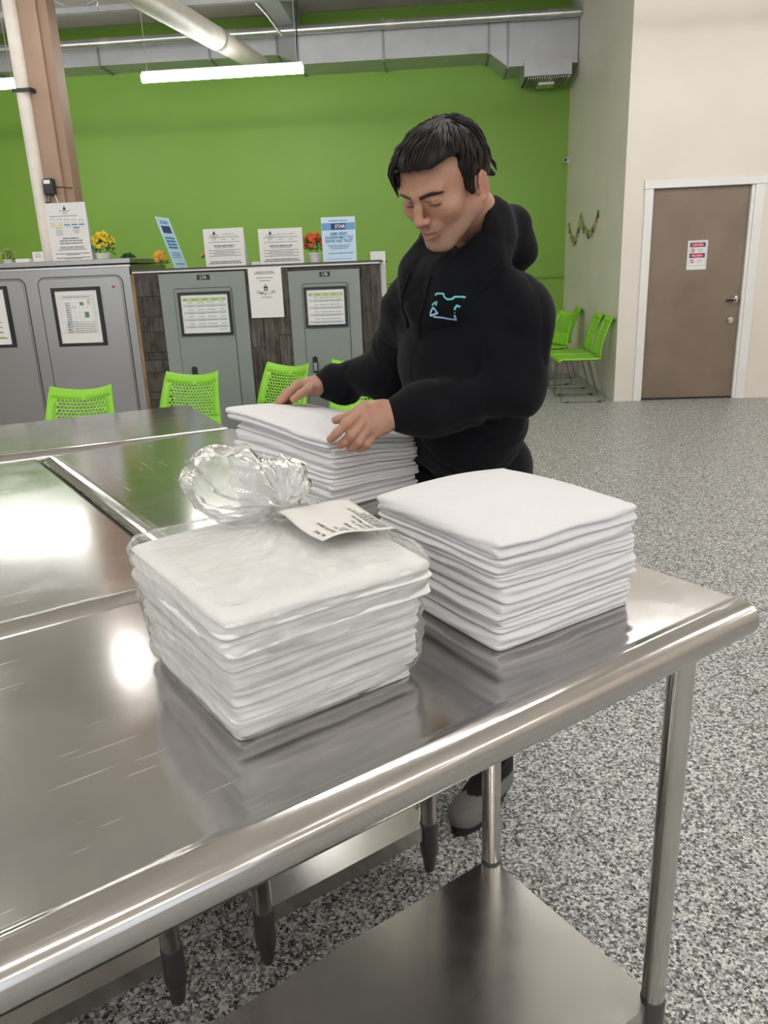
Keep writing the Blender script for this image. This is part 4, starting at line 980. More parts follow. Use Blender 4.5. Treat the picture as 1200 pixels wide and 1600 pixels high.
# ================================================================ THE MAN
# surfaces are grown from blended rounded forms (a signed distance field) and extracted as one skin
class Field:
    def __init__(self, lo, hi, h):
        self.h = h; self.lo = np.array(lo, float); n = np.maximum(2, np.ceil((np.array(hi)-self.lo)/h).astype(int)+1)
        ax = [self.lo[i]+h*np.arange(n[i]) for i in range(3)]
        self.X, self.Y, self.Z = [a.astype(np.float32) for a in np.meshgrid(*ax, indexing='ij')]
        self.d = np.full(self.X.shape, 1e3, np.float32)
    def local(self, M_):
        """express grid points in a local frame given by 4x4 local->world matrix"""
        I = np.array(M_.inverted()); R_ = I[:3, :3]; t = I[:3, 3]; X, Y, Z = self.X, self.Y, self.Z
        self.x = (R_[0, 0]*X+R_[0, 1]*Y+R_[0, 2]*Z+t[0]).astype(np.float32); self.y = (R_[1, 0]*X+R_[1, 1]*Y+R_[1, 2]*Z+t[1]).astype(np.float32); self.z = (R_[2, 0]*X+R_[2, 1]*Y+R_[2, 2]*Z+t[2]).astype(np.float32)
    def world(self): self.x, self.y, self.z = self.X, self.Y, self.Z
    def cone(self, a, b, ra, rb):
        a = np.array(a, float); b = np.array(b, float); ab = b-a; L2 = ab@ab+1e-12
        t = np.clip(((self.x-a[0])*ab[0]+(self.y-a[1])*ab[1]+(self.z-a[2])*ab[2])/L2, 0, 1)
        return np.sqrt((self.x-a[0]-t*ab[0])**2+(self.y-a[1]-t*ab[1])**2+(self.z-a[2]-t*ab[2])**2)-(ra+(rb-ra)*t)
    def ell(self, c, r, ax=None):
        x, y, z = self.x-c[0], self.y-c[1], self.z-c[2]
        if ax is not None:
            A = np.array(ax); x, y, z = A[0, 0]*x+A[0, 1]*y+A[0, 2]*z, A[1, 0]*x+A[1, 1]*y+A[1, 2]*z, A[2, 0]*x+A[2, 1]*y+A[2, 2]*z
        k0 = np.sqrt((x/r[0])**2+(y/r[1])**2+(z/r[2])**2); k1 = np.sqrt((x/r[0]**2)**2+(y/r[1]**2)**2+(z/r[2]**2)**2)+1e-6
        return k0*(k0-1)/k1
    def add(self, d, k=.01):
        h = np.clip(.5+.5*(self.d-d)/k, 0, 1); self.d = self.d*(1-h)+d*h-k*h*(1-h)
    def sub(self, d, k=.01):
        h = np.clip(.5-.5*(self.d+d)/k, 0, 1); self.d = self.d*(1-h)+(-d)*h+k*h*(1-h)
    def mesh(self):
        d, h = self.d, self.h; s = d < 0; nx, ny, nz = d.shape
        c = [s[i:nx-1+i, j:ny-1+j, k:nz-1+k] for i in (0, 1) for j in (0, 1) for k in (0, 1)]
        allin = np.logical_and.reduce(c); anyin = np.logical_or.reduce(c); act = anyin & ~allin
        idx = np.argwhere(act); vid = np.full(act.shape, -1, np.int64); vid[act] = np.arange(len(idx))
        acc = np.zeros((len(idx), 3)); cnt = np.zeros(len(idx)); I, J, K = idx.T
        cor = [(i, j, k) for i in (0, 1) for j in (0, 1) for k in (0, 1)]
        for a in cor:
            for b in cor:
                if sum(abs(a[q]-b[q]) for q in range(3)) == 1 and a < b:
                    da = d[I+a[0], J+a[1], K+a[2]]; db = d[I+b[0], J+b[1], K+b[2]]; m_ = (da < 0) != (db < 0)
                    t = np.where(m_, da/np.where(m_, da-db, 1), 0)
                    for q in range(3): acc[:, q] += np.where(m_, a[q]+t*(b[q]-a[q]), 0)
                    cnt += m_
        V = self.lo+(idx+acc/cnt[:, None])*h; F = []
        for ax in range(3):
            o1, o2 = [(1, 2), (2, 0), (0, 1)][ax]; e = [0, 0, 0]; e[ax] = 1
            A = s[:nx-e[0], :ny-e[1], :nz-e[2]]; B2 = s[e[0]:, e[1]:, e[2]:]; cr = np.argwhere(A != B2)
            ok = (cr[:, o1] > 0) & (cr[:, o2] > 0) & (cr[:, o1] < act.shape[o1]) & (cr[:, o2] < act.shape[o2]); cr = cr[ok]; inn = s[cr[:, 0], cr[:, 1], cr[:, 2]]
            def g(a_, b_):
                q = cr.copy(); q[:, o1] -= a_; q[:, o2] -= b_; return vid[q[:, 0], q[:, 1], q[:, 2]]
            Q = np.stack([g(1, 1), g(0, 1), g(0, 0), g(1, 0)], 1); Q[~inn] = Q[~inn][:, ::-1]; F.append(Q[(Q >= 0).all(1)])
        return V, np.concatenate(F)
def np_mesh(name, parts, cols=None):
    V = np.concatenate([p[0] for p in parts]); off = 0; F = []
    for v, f in parts: F.append(f+off); off += len(v)
    F = np.concatenate(F); me = bpy.data.meshes.new(name); me.vertices.add(len(V)); me.vertices.foreach_set('co', V.ravel())
    me.loops.add(F.size); me.loops.foreach_set('vertex_index', F.ravel().astype(np.int32)); me.polygons.add(len(F))
    me.polygons.foreach_set('loop_start', np.arange(0, F.size, 4, dtype=np.int32)); me.polygons.foreach_set('loop_total', np.full(len(F), 4, np.int32))
    me.polygons.foreach_set('use_smooth', [True]*len(F)); me.update(calc_edges=True); me.validate()
    if cols is not None:
        ca = me.color_attributes.new('tone', 'FLOAT_COLOR', 'POINT'); c4 = np.ones((len(V), 4)); c4[:, :3] = cols; ca.data.foreach_set('color', c4.ravel())
    return me

# ---- pose
FACE_YAW, FACE_PITCH, FACE_ROLL = radians(41), radians(33), radians(2)
HEAD_SCALE = .925
HC = Vector((.138, 1.590, 1.572))
fy = Vector((-sin(FACE_YAW), -cos(FACE_YAW), 0))                     # where the face points, before the nod
lx = Vector((-fy.y, fy.x, 0)) * -1 if False else Vector((0, 0, 1)).cross(fy) * 1.0
# head frame: X to his left, Y out of the face, Z up
Xl = fy.cross(Vector((0, 0, 1))) * -1.0
MH = Matrix((Xl*-1*-1, fy, Vector((0, 0, 1)))).transposed().to_4x4()
MH = Matrix.Translation(HC) @ MH @ Matrix.Rotation(-FACE_PITCH, 4, 'X') @ Matrix.Rotation(FACE_ROLL, 4, 'Y') @ Matrix.Diagonal((HEAD_SCALE, HEAD_SCALE, HEAD_SCALE*.93, 1))
bf_ = Vector((-.60, -.80, 0)); bl = Vector((.80, -.60, 0))            # body forward, body left
NB = Vector((.190, 1.715, 1.415)); CH = Vector((.195, 1.745, 1.27)); BE = Vector((.203, 1.790, 1.10)); PE = Vector((.203, 1.845, .95))
SL, SR = Vector((.290, 1.655, 1.316)), Vector((.085, 1.815, 1.335))
EL, ER = Vector((.286, 1.610, 1.158)), Vector((.030, 1.975, 1.160))
WL, WR = Vector((.024, 1.565, 1.128)), Vector((-.155, 2.045, 1.128))

def head_field(Fd):
    Fd.local(MH); A = Fd.add; S = Fd.sub
    A(Fd.ell((0, -.014, .034), (.0765, .096, .080)), .001)
    A(Fd.ell((0, .030, .020), (.064, .062, .062)), .02)
    A(Fd.ell((0, .030, -.035), (.059, .058, .075)), .02)
    A(Fd.ell((0, .050, -.078), (.040, .040, .034)), .02)
    A(Fd.ell((0, .074, -.104), (.021, .019, .017)), .018)            # chin
    for s in (-1, 1):
        A(Fd.cone((s*.060, .000, -.062), (s*.018, .070, -.104), .017, .014), .022)   # jaw line
        A(Fd.cone((s*.064, -.008, -.020), (s*.060, .000, -.062), .014, .016), .02)
        A(Fd.ell((s*.042, .062, -.024), (.022, .021, .020)), .03)    # cheekbone
        A(Fd.cone((s*.012, .091, .023), (s*.044, .079, .026), .0085, .008), .014)    # brow ridge
        S(Fd.ell((s*.031, .105, .004), (.018, .019, .0125)), .010)   # socket
        A(Fd.ell((s*.0315, .0795, .002), (.0145, .0130, .0112)), .003)  # lidded eye
        S(Fd.cone((s*.020, .094, -.0045), (s*.043, .0865, -.0035), .0009, .0009), .002)  # lash slit
        A(Fd.cone((s*.020, .0925, .0105), (s*.043, .086, .0095), .0022, .0022), .005)  # lid crease fold
    # nose
    A(Fd.cone((0, .094, .018), (0, .105, -.006), .0060, .0068), .012)
    A(Fd.cone((0, .102, -.004), (0, .116, -.0275), .0078, .0100), .008)
    for s in (-1, 1):
        A(Fd.ell((s*.0125, .1040, -.0310), (.0070, .0105, .0075)), .006)
        S(Fd.ell((s*.0070, .1115, -.0395), (.0038, .0050, .0035)), .002)
        S(Fd.cone((s*.023, .098, -.040), (s*.031, .088, -.062), .0008, .0010), .008)  # nasolabial
    A(Fd.ell((0, .084, -.056), (.026, .019, .017)), .012)            # muzzle
    S(Fd.cone((0, .1045, -.046), (0, .103, -.053), .0022, .0026), .005)
    A(Fd.cone((-.018, .0925, -.0610), (0, .1010, -.0590), .0030, .0050), .005); A(Fd.cone((.018, .0925, -.0610), (0, .1010, -.0590), .0030, .0050), .005)
    A(Fd.cone((-.015, .0920, -.0715), (0, .0985, -.0725), .0036, .0062), .005); A(Fd.cone((.015, .0920, -.0715), (0, .0985, -.0725), .0036, .0062), .005)
    S(Fd.cone((-.021, .0945, -.0655), (0, .1045, -.0652), .0008, .0012), .0025); S(Fd.cone((.021, .0945, -.0655), (0, .1045, -.0652), .0008, .0012), .0025)
    S(Fd.ell((0, .097, -.0855), (.014, .008, .005)), .008)
    # ears
    for s in (-1, 1):
        ax = Matrix.Rotation(radians(-12), 3, 'X') @ Matrix.Rotation(radians(-s*24), 3, 'Z')
        ax = [list(r) for r in ax]; c = (s*.0790, -.014, -.028)
        A(Fd.ell(c, (.0050, .0170, .0300), ax), .005)
        rim = []
        for k in range(9):
            a = radians(-125+k*38); rim.append(Vector((s*.0835, -.015-.0165*cos(a), -.026+.0285*sin(a+.2))))
        for k in range(8): A(Fd.cone(rim[k], rim[k+1], .0032, .0030), .003)
        A(Fd.ell((s*.0790, -.006, -.052), (.0060, .0075, .0095)), .005)      # lobe
        A(Fd.ell((s*.0780, .002, -.032), (.0045, .0045, .0070)), .004)       # tragus
        S(Fd.ell((s*.0880, -.008, -.030), (.0070, .0080, .0110)), .003)      # bowl
        A(Fd.cone((s*.0830, -.018, -.040), (s*.0845, -.020, -.010), .0026, .0022), .003)
    # neck
    A(Fd.cone((0, -.030, -.055), (0, -.075, -.150), .056, .058), .03)
    # sagging under-jaw softening
    Fd.d += (.00035*np.sin(Fd.x*900+Fd.z*700)*np.sin(Fd.y*800)).astype(np.float32)

def head_cols(V):
    I = np.array(MH.inverted()); P = V@I[:3, :3].T+I[:3, 3]; x, y, z = P.T
    base = np.array([.42, .225, .150]); c = np.tile(base, (len(V), 1))
    def blend(w, col): 
        nonlocal c
        w = np.clip(w, 0, 1)[:, None]; c = c*(1-w)+np.array(col)*w
    g = lambda cx, cz, sx, sz: np.exp(-((np.abs(x)-cx)/sx)**2-((z-cz)/sz)**2)*(y > .03)
    blend(.35*g(.040, -.030, .022, .018), (.50, .20, .15)); blend(.40*g(0, -.030, .014, .016), (.50, .20, .15))
    st = np.clip((-.040-z)/.03, 0, 1)*(y > -.02)*np.clip((.02+y)/.05, 0, 1)*np.clip((z+.150)/.03, 0, 1)
    blend(.42*st, (.22, .15, .125))                                    # stubble shadow of the beard itself
    blend(.45*np.exp(-(x/.020)**2-((z+.050)/.0055)**2)*(y > .08), (.11, .075, .06))   # moustache
    lip = np.exp(-(x/.020)**6-((z+.0655)/.0105)**4)*(y > .088); blend(.75*lip, (.40, .150, .125))
    blend(.85*np.exp(-(x/.021)**8-((z+.0653)/.0013)**2)*(y > .088), (.10, .03, .025))
    # eyebrows
    bz = .0195+.0035*np.sin(np.clip((np.abs(x)-.012)/.038, 0, 1)*pi*.8)-.003*np.clip((np.abs(x)-.038)/.014, 0, 1)
    wb = np.exp(-((z-bz)/.0052)**4)*((np.abs(x) > .010) & (np.abs(x) < .052))*(y > .06); blend(1.0*wb, (.008, .006, .005))
    # lash line and lids
    lz = -.0042+0*x; blend(.92*np.exp(-((z-lz)/.0024)**2-((np.abs(x)-.0315)/.0135)**8)*(y > .07), (.012, .008, .008))
    blend(.30*np.exp(-((z+.010)/.006)**2-((np.abs(x)-.030)/.014)**4)*(y > .07), (.24, .12, .10))
    blend(.30*np.exp(-((z-.004)/.006)**2-((np.abs(x)-.030)/.016)**4)*(y > .07), (.30, .155, .12))
    blend(.35*((np.abs(x) > .070) & (z < .04) & (z > -.05)), (.56, .22, .17))
    return c

HAND_SK = {
 'left': dict(w=WL, palm=(-.012, 1.555, 1.128),
   f=[[(-.006, 1.552, 1.140), (-.034, 1.530, 1.146), (-.066, 1.508, 1.126), (-.087, 1.505, 1.108), (-.101, 1.512, 1.094)],
      [(-.004, 1.548, 1.130), (-.030, 1.524, 1.130), (-.058, 1.506, 1.102), (-.072, 1.512, 1.088), (-.082, 1.522, 1.080)],
      [(.000, 1.546, 1.120), (-.022, 1.524, 1.114), (-.045, 1.510, 1.088), (-.056, 1.518, 1.076), (-.064, 1.530, 1.070)],
      [(.004, 1.546, 1.112), (-.012, 1.530, 1.100), (-.030, 1.518, 1.080), (-.040, 1.524, 1.071), (-.047, 1.534, 1.066)]],
   t=[(.004, 1.575, 1.138), (-.030, 1.574, 1.146), (-.062, 1.568, 1.130), (-.092, 1.568, 1.122)]),
 'right': dict(w=WR, palm=(-.180, 2.010, 1.132),
   f=[[(-.172, 2.000, 1.138), (-.203, 1.978, 1.142), (-.228, 1.968, 1.126), (-.243, 1.960, 1.112), (-.254, 1.952, 1.102)],
      [(-.175, 2.012, 1.136), (-.212, 1.998, 1.138), (-.240, 1.990, 1.118), (-.254, 1.982, 1.104), (-.263, 1.974, 1.094)],
      [(-.180, 2.022, 1.130), (-.216, 2.018, 1.128), (-.240, 2.012, 1.106), (-.252, 2.004, 1.094), (-.258, 1.998, 1.086)],
      [(-.182, 2.030, 1.122), (-.212, 2.032, 1.116), (-.230, 2.028, 1.098), (-.240, 2.022, 1.088), (-.246, 2.016, 1.082)]],
   t=[(-.162, 1.995, 1.128), (-.176, 1.962, 1.132), (-.197, 1.940, 1.123), (-.216, 1.925, 1.113)])}
def hand_field(Fd, H_):
    Fd.world(); w = Vector(H_['w']); pc = Vector(H_['palm'])
    fa = (w-pc).normalized(); Fd.add(Fd.cone(w+fa*.05, w, .029, .0255), .001)
    mc = [Vector(f[1]) for f in H_['f']]
    for k, f in enumerate(H_['f']):
        Fd.add(Fd.cone(w, Vector(f[0]), .020, .016), .016); Fd.add(Fd.cone(Vector(f[0]), mc[k], .0155, .0125), .012)
    fin = Field.__new__(Field); fin.h = Fd.h; fin.lo = Fd.lo; fin.x, fin.y, fin.z = Fd.x, Fd.y, Fd.z
    for k, f in enumerate(H_['f']):
        r0 = (.0108, .0110, .0104, .0092)[k]; d = np.full(Fd.d.shape, 1e3, np.float32); fin.d = d
        for j in range(1, 4): fin.add(fin.cone(f[j], f[j+1], r0-.0008*(j-1), r0-.0008*j-.0002), .004)
        fin.add(fin.cone(f[2], Vector(f[2])+(Vector(f[3])-Vector(f[2]))*.1, r0+.0004, r0+.0002), .005)
        Fd.add(fin.d, .0035)
    t = H_['t']
    Fd.add(Fd.cone(w, t[0], .020, .019), .015); Fd.add(Fd.cone(t[0], t[1], .0165, .0125), .014); Fd.add(Fd.cone(t[1], t[2], .0122, .0112), .004); Fd.add(Fd.cone(t[2], t[3], .0110, .0085), .004)
def hand_cols(V, H_):
    c = np.tile(np.array([.46, .250, .175]), (len(V), 1))
    for f in H_['f']:
        for q in (f[2], f[3], f[4]):
            w = np.exp(-((V-np.array(q))**2).sum(1)/.010**2)[:, None]*(.45 if q is not f[4] else .55); c = c*(1-w)+np.array([.52, .19, .145])*w
    w = np.exp(-((V-np.array(H_['t'][3]))**2).sum(1)/.012**2)[:, None]*.5; c = c*(1-w)+np.array([.54, .21, .16])*w
    return c
skin = None
def skin_mat():
    m, N, L, P = new_mat('skin'); a = N.new('ShaderNodeAttribute'); a.attribute_name = 'tone'
    tc = N.new('ShaderNodeTexCoord'); n = N.new('ShaderNodeTexNoise'); n.inputs['Scale'].default_value = 45; n.inputs['Detail'].default_value = 4; L.new(tc.outputs['Object'], n.inputs['Vector'])
    mr = N.new('ShaderNodeMapRange'); mr.inputs[3].default_value = .90; mr.inputs[4].default_value = 1.10; L.new(n.outputs['Fac'], mr.inputs[0])
    hs = N.new('ShaderNodeHueSaturation'); L.new(a.outputs['Color'], hs.inputs['Color']); L.new(mr.outputs[0], hs.inputs['Value']); L.new(hs.outputs[0], P.inputs['Base Color'])
    P.inputs['Roughness'].default_value = .48; P.inputs['Subsurface Weight'].default_value = .12; P.inputs['Subsurface Radius'].default_value = (.8, .3, .15); P.inputs['Subsurface Scale'].default_value = .006
    n2 = N.new('ShaderNodeTexNoise'); n2.inputs['Scale'].default_value = 420; L.new(tc.outputs['Object'], n2.inputs['Vector']); b = N.new('ShaderNodeBump'); b.inputs['Strength'].default_value = .12; b.inputs['Distance'].default_value = .001; L.new(n2.outputs['Fac'], b.inputs['Height']); L.new(b.outputs[0], P.inputs['Normal'])
    return m
MAN = thing('person', 'man in a black hooded sweatshirt straightening folded white sheets with both hands', 'person', Matrix.Translation((.25, 1.80, 0)))
MI = MAN.matrix_world.inverted()
def wobj(name, me, m, parent=None, **k):
    o = obj(name, me, m, parent or MAN, **k); o.matrix_parent_inverse = Matrix(); o.matrix_local = MI if (parent is None or parent == MAN) else Matrix(); return o
parts, cols = [], []
hw = [MH @ Vector((sx*.105, sy, sz)) for sx in (-1, 1) for sy in (-.135, .145) for sz in (-.17, .14)]
lo = [min(v[i] for v in hw) for i in range(3)]; hi = [max(v[i] for v in hw) for i in range(3)]
Fd = Field(lo, hi, .0021); head_field(Fd); V, F_ = Fd.mesh(); parts.append((V, F_)); cols.append(head_cols(V)); HEADV = (V, F_)
for side in ('left', 'right'):
    H_ = HAND_SK[side]; pts = [p for f in H_['f'] for p in f]+H_['t']+[tuple(H_['w']+(H_['w']-Vector(H_['palm'])).normalized()*.06)]
    lo = np.min(pts, 0)-.035; hi = np.max(pts, 0)+.035; Fd = Field(lo, hi, .0017); hand_field(Fd, H_); V, F_ = Fd.mesh(); parts.append((V, F_)); cols.append(hand_cols(V, H_))
# torso, arms and legs under the clothes (coarse, same skin)
AL, AR = Vector((.268, 1.800, .085)), Vector((.170, 2.030, .085))
KL, KR = Vector((.270, 1.775, .50)), Vector((.190, 1.93, .50))
HL, HR = PE+bl*.085, PE-bl*.085
Fd = Field((-.25, 1.40, .02), (.50, 2.20, 1.47), .012); Fd.world()
for a, b, ra, rb in ((CH, PE, .085, .085), (CH+bl*.07, CH-bl*.07, .07, .07), (NB+Vector((0, 0, .03)), CH, .045, .08), (SL, EL, .038, .034), (SR, ER, .038, .034), (EL, WL, .033, .023), (ER, WR, .033, .023), (HL, KL, .068, .045), (HR, KR, .068, .045), (KL, AL, .045, .03), (KR, AR, .045, .03)):
    Fd.add(Fd.cone(a, b, ra, rb), .02)
V, F_ = Fd.mesh(); parts.append((V, F_)); cols.append(np.tile(np.array([.46, .25, .175]), (len(V), 1)))
body = wobj('body', np_mesh('body', parts, np.concatenate(cols)), skin_mat())

# ---- black hooded sweatshirt
def fabric(name, col, sheen=.3, rough=.9):
    m, N, L, P = new_mat(name); P.inputs['Base Color'].default_value = (*col, 1); P.inputs['Roughness'].default_value = rough; P.inputs['Sheen Weight'].default_value = sheen; P.inputs['Specular IOR Level'].default_value = .15
    tc = N.new('ShaderNodeTexCoord'); n = N.new('ShaderNodeTexNoise'); n.inputs['Scale'].default_value = 12; n.inputs['Detail'].default_value = 5; L.new(tc.outputs['Object'], n.inputs['Vector'])
    b = N.new('ShaderNodeBump'); b.inputs['Strength'].default_value = .35; b.inputs['Distance'].default_value = .01; L.new(n.outputs['Fac'], b.inputs['Height'])
    n2 = N.new('ShaderNodeTexNoise'); n2.inputs['Scale'].default_value = 500; L.new(tc.outputs['Object'], n2.inputs['Vector']); b2 = N.new('ShaderNodeBump'); b2.inputs['Strength'].default_value = .2; b2.inputs['Distance'].default_value = .001
    L.new(n2.outputs['Fac'], b2.inputs['Height']); L.new(b.outputs[0], b2.inputs['Normal']); L.new(b2.outputs[0], P.inputs['Normal']); return m
M['hoodie'] = fabric('black_fleece', (.0045, .0052, .0072), .05); M['trousers'] = fabric('black_denim', (.006, .007, .011), .1)
Fd = Field((-.20, 1.38, .86), (.53, 2.20, 1.60), .0055); Fd.world()
bas = Matrix((bl, bf_, Vector((0, 0, 1)))); AXB = [list(r) for r in bas]
E_ = lambda c, r, k=.03: Fd.add(Fd.ell(c, r, AXB), k)
E_(CH+Vector((0, 0, -.02)), (.150, .112, .150), .001)
E_(CH+bf_*.035+Vector((0, 0, -.07)), (.150, .110, .13), .04)
E_(BE, (.150, .122, .15)); E_(BE+bf_*.02+Vector((0, 0, -.06)), (.145, .118, .12)); E_(PE+Vector((0, 0, .055)), (.142, .122, .075), .03)
Fd.add(Fd.cone(SL, SR, .052, .052), .05); Fd.add(Fd.cone(NB+Vector((0, .0, -.02)), CH, .075, .11), .05)
for S_ in (SL, SR): Fd.add(Fd.cone(NB+Vector((0, .01, -.008)), S_+Vector((0, 0, .0)), .058, .056), .07)
for S_, EE, WW, r in ((SL, EL, WL, (.058, .052, .052, .046)), (SR, ER, WR, (.057, .064, .052, .046))):
    wd = (WW-EE).normalized(); CE = WW-wd*.012
    Fd.add(Fd.cone(S_, EE, r[0], r[1]), .035); Fd.add(Fd.cone(EE, WW-wd*.05, r[1]*.98, r[2]), .03)
    Fd.add(Fd.cone(WW-wd*.075, WW-wd*.06, r[2]*1.02, r[2]*.95), .012); Fd.add(Fd.cone(WW-wd*.055, CE-wd*.01, .042, .040), .010)
Fd.add(Fd.cone((.292, 1.636, 1.275), (.299, 1.622, 1.21), .056, .058), .05)
# collar of the hood round the neck, hood lying on the back
Xh = (MH.to_3x3() @ Vector((0, 1, 0)))
for k in range(14):
    a0, a1 = 2*pi*k/14, 2*pi*(k+1)/14
    def cp(a):
        fwd = cos(a); sd = sin(a); p = NB+Vector((-.012, -.012, .022))+bf_*(.088*fwd)+bl*(.082*sd)
        return p+Vector((0, 0, -.040*fwd+.030*(1-abs(fwd))+(.045*max(0, sd)*(1-.3*max(0, -fwd)))))-bf_*(.022*max(0, fwd))-bl*(.012*max(0, sd))
    r_ = .020+.014*(.5-.5*cos((a0+a1)/2)); Fd.add(Fd.cone(cp(a0), cp(a1), r_, r_), .018)
    for dz, gr in ((-.024, 1.05), (-.048, 1.10), (-.072, 1.14)):
        q0, q1 = [NB+(cp(a)-NB)*gr+Vector((0, 0, dz)) for a in (a0, a1)]; Fd.add(Fd.cone(q0, q1, .024, .024), .030)
HB = [(.205, 1.690, 1.462), (.248, 1.725, 1.487), (.296, 1.745, 1.490), (.306, 1.740, 1.440), (.285, 1.760, 1.405), (.24, 1.80, 1.400)]
for a, b, ra, rb in zip(HB, HB[1:], (.032, .036, .034, .036, .040), (.036, .034, .036, .040, .04)): Fd.add(Fd.cone(a, b, ra, rb), .022)
Fd.add(Fd.ell((.250, 1.765, 1.440), (.070, .055, .050)), .025); Fd.add(Fd.cone((.150, 1.86, 1.40), (.215, 1.83, 1.43), .045, .05), .03)
# open collar: hollow around the throat
Fd.local(MH); Fd.sub(Fd.cone((0, -.010, -.085), (0, -.040, -.130), .062, .056), .010); Fd.world()
Fd.sub(Fd.ell(NB+Vector((0, 0, .095))+bf_*.02, (.056, .056, .050)), .012)
# folds
X, Y, Z = Fd.X, Fd.Y, Fd.Z; u_ = (X-CH.x)*bl.x+(Y-CH.y)*bl.y; v_ = (X-CH.x)*bf_.x+(Y-CH.y)*bf_.y
fold = .0065*np.sin(u_*34+Z*16+2.2*np.sin(Z*9+u_*8))+.0035*np.sin(Z*42+u_*22+1.7*np.sin(u_*17))*np.clip((1.30-Z)/.2, 0, 1)
dEl = np.sqrt((X-EL.x)**2+(Y-EL.y)**2+(Z-EL.z)**2); dEr = np.sqrt((X-ER.x)**2+(Y-ER.y)**2+(Z-ER.z)**2)
fold = fold+.003*np.sin(dEl*95+2*np.sin(X*30+Z*14))*np.exp(-(dEl/.14)**2)+.003*np.sin(dEr*95+2*np.sin(X*30))*np.exp(-(dEr/.12)**2)
fold = fold+.0038*(1-np.abs(np.sin(u_*15+Z*17+1.6*np.sin(Z*11+v_*9+u_*5))))**5+.0028*(1-np.abs(np.sin(u_*24-Z*13+1.3*np.sin(Z*15+v_*12))))**6
dHem = np.abs(Z-.955); fold = fold+.006*np.exp(-(dHem/.010)**2)*np.where((u_**2+v_**2) < .05, 1, 0)
dC = np.minimum(np.sqrt((X-WL.x)**2+(Y-WL.y)**2+(Z-WL.z)**2), np.sqrt((X-WR.x)**2+(Y-WR.y)**2+(Z-WR.z)**2)); fold = fold*np.clip((dC-.05)/.04, 0, 1)
Fd.d = (Fd.d+fold).astype(np.float32)
# kangaroo pocket edge crease and lower cut
Fd.d = np.maximum(Fd.d, (.905-Z))
V, F_ = Fd.mesh(); hood_me = np_mesh('hoodie', [(V, F_)]); hoodie = wobj('hoodie', hood_me, M['hoodie'])
from mathutils.bvhtree import BVHTree
BV = BVHTree.FromPolygons([tuple(v) for v in V], [tuple(int(i) for i in f) for f in F_])
def on_chest(p, off=.0015, direc=None):
    dr = (direc or -bf_); o_ = Vector(p)-dr*.5; h = BV.ray_cast(o_, dr, 1.2)
    return (h[0]-dr*off) if h[0] is not None else None
def chest(a, b): return CH+bl*a+Vector((0, 0, b))       # a to his left, b up, from chest centre
def ribbon(pts, w, n=6, off=.002):
    bm = bmesh.new(); P2 = []
    for (a, b), (c_, d_) in zip(pts, pts[1:]):
        for k in range(n): P2.append((a+(c_-a)*k/n, b+(d_-b)*k/n))
    P2.append(pts[-1]); prev = None
    for i, q in enumerate(P2):
        p0, p1 = P2[max(0, i-1)], P2[min(len(P2)-1, i+1)]; dx, dz = p1[0]-p0[0], p1[1]-p0[1]; l = sqrt(dx*dx+dz*dz)+1e-9; nx_, nz_ = -dz/l*w/2, dx/l*w/2
        r = [on_chest(chest(q[0]+s*nx_, q[1]+s*nz_), off) for s in (1, -1)]
        if None in r: prev = None; continue
        r = [bm.verts.new(v) for v in r]
        if prev: bm.faces.new((prev[0], prev[1], r[1], r[0]))
        prev = r
    return bm
# ---- trousers
Fd = Field((.0, 1.60, .05), (.45, 2.20, 1.02), .008); Fd.world()
Fd.add(Fd.ell(PE+Vector((0, 0, -.01)), (.136, .112, .085), AXB), .001)
for H2, K2, A2 in ((HL, KL, AL), (HR, KR, AR)):
    Fd.add(Fd.cone(H2, K2, .092, .066), .04); Fd.add(Fd.cone(K2, A2+Vector((0, 0, .045)), .064, .046), .02)
X, Y, Z = Fd.X, Fd.Y, Fd.Z; Fd.d = (Fd.d+.004*np.sin(Z*70+X*30+2*np.sin(Y*20))*np.clip((.75-Z)/.2, 0, 1)).astype(np.float32)
V, F_ = Fd.mesh(); wobj('trousers', np_mesh('trousers', [(V, F_)]), M['trousers'])
# ---- hair: a close cap with combed locks
M['hair'] = mat('black_brown_hair', (.009, .007, .006), .5, spec=.3)
hw = [MH @ Vector((sx*.115, sy, sz)) for sx in (-1, 1) for sy in (-.14, .13) for sz in (-.09, .165)]
lo = [min(v[i] for v in hw) for i in range(3)]; hi = [max(v[i] for v in hw) for i in range(3)]
Fd = Field(lo, hi, .0026); Fd.local(MH)
Fd.add(Fd.ell((0, -.020, .036), (.0845, .102, .082)), .001); Fd.add(Fd.ell((.008, .028, .080), (.068, .068, .042)), .02)
Fd.add(Fd.ell((0, -.072, .000), (.066, .045, .075)), .02)
Fd.add(Fd.cone((-.048, .068, .078), (-.064, .060, .040), .014, .008), .014)      # fringe falling at his right temple
Fd.add(Fd.cone((-.064, .062, .042), (-.066, .064, .018), .007, .003), .008)
Fd.add(Fd.cone((.071, .020, .030), (.073, .012, -.022), .012, .007), .012); Fd.add(Fd.cone((-.071, .020, .030), (-.073, .012, -.022), .012, .007), .012)   # sideburns
Fd.add(Fd.cone((.030, -.108, -.035), (.040, -.118, -.060), .014, .007), .012)
x, y, z = Fd.x, Fd.y, Fd.z
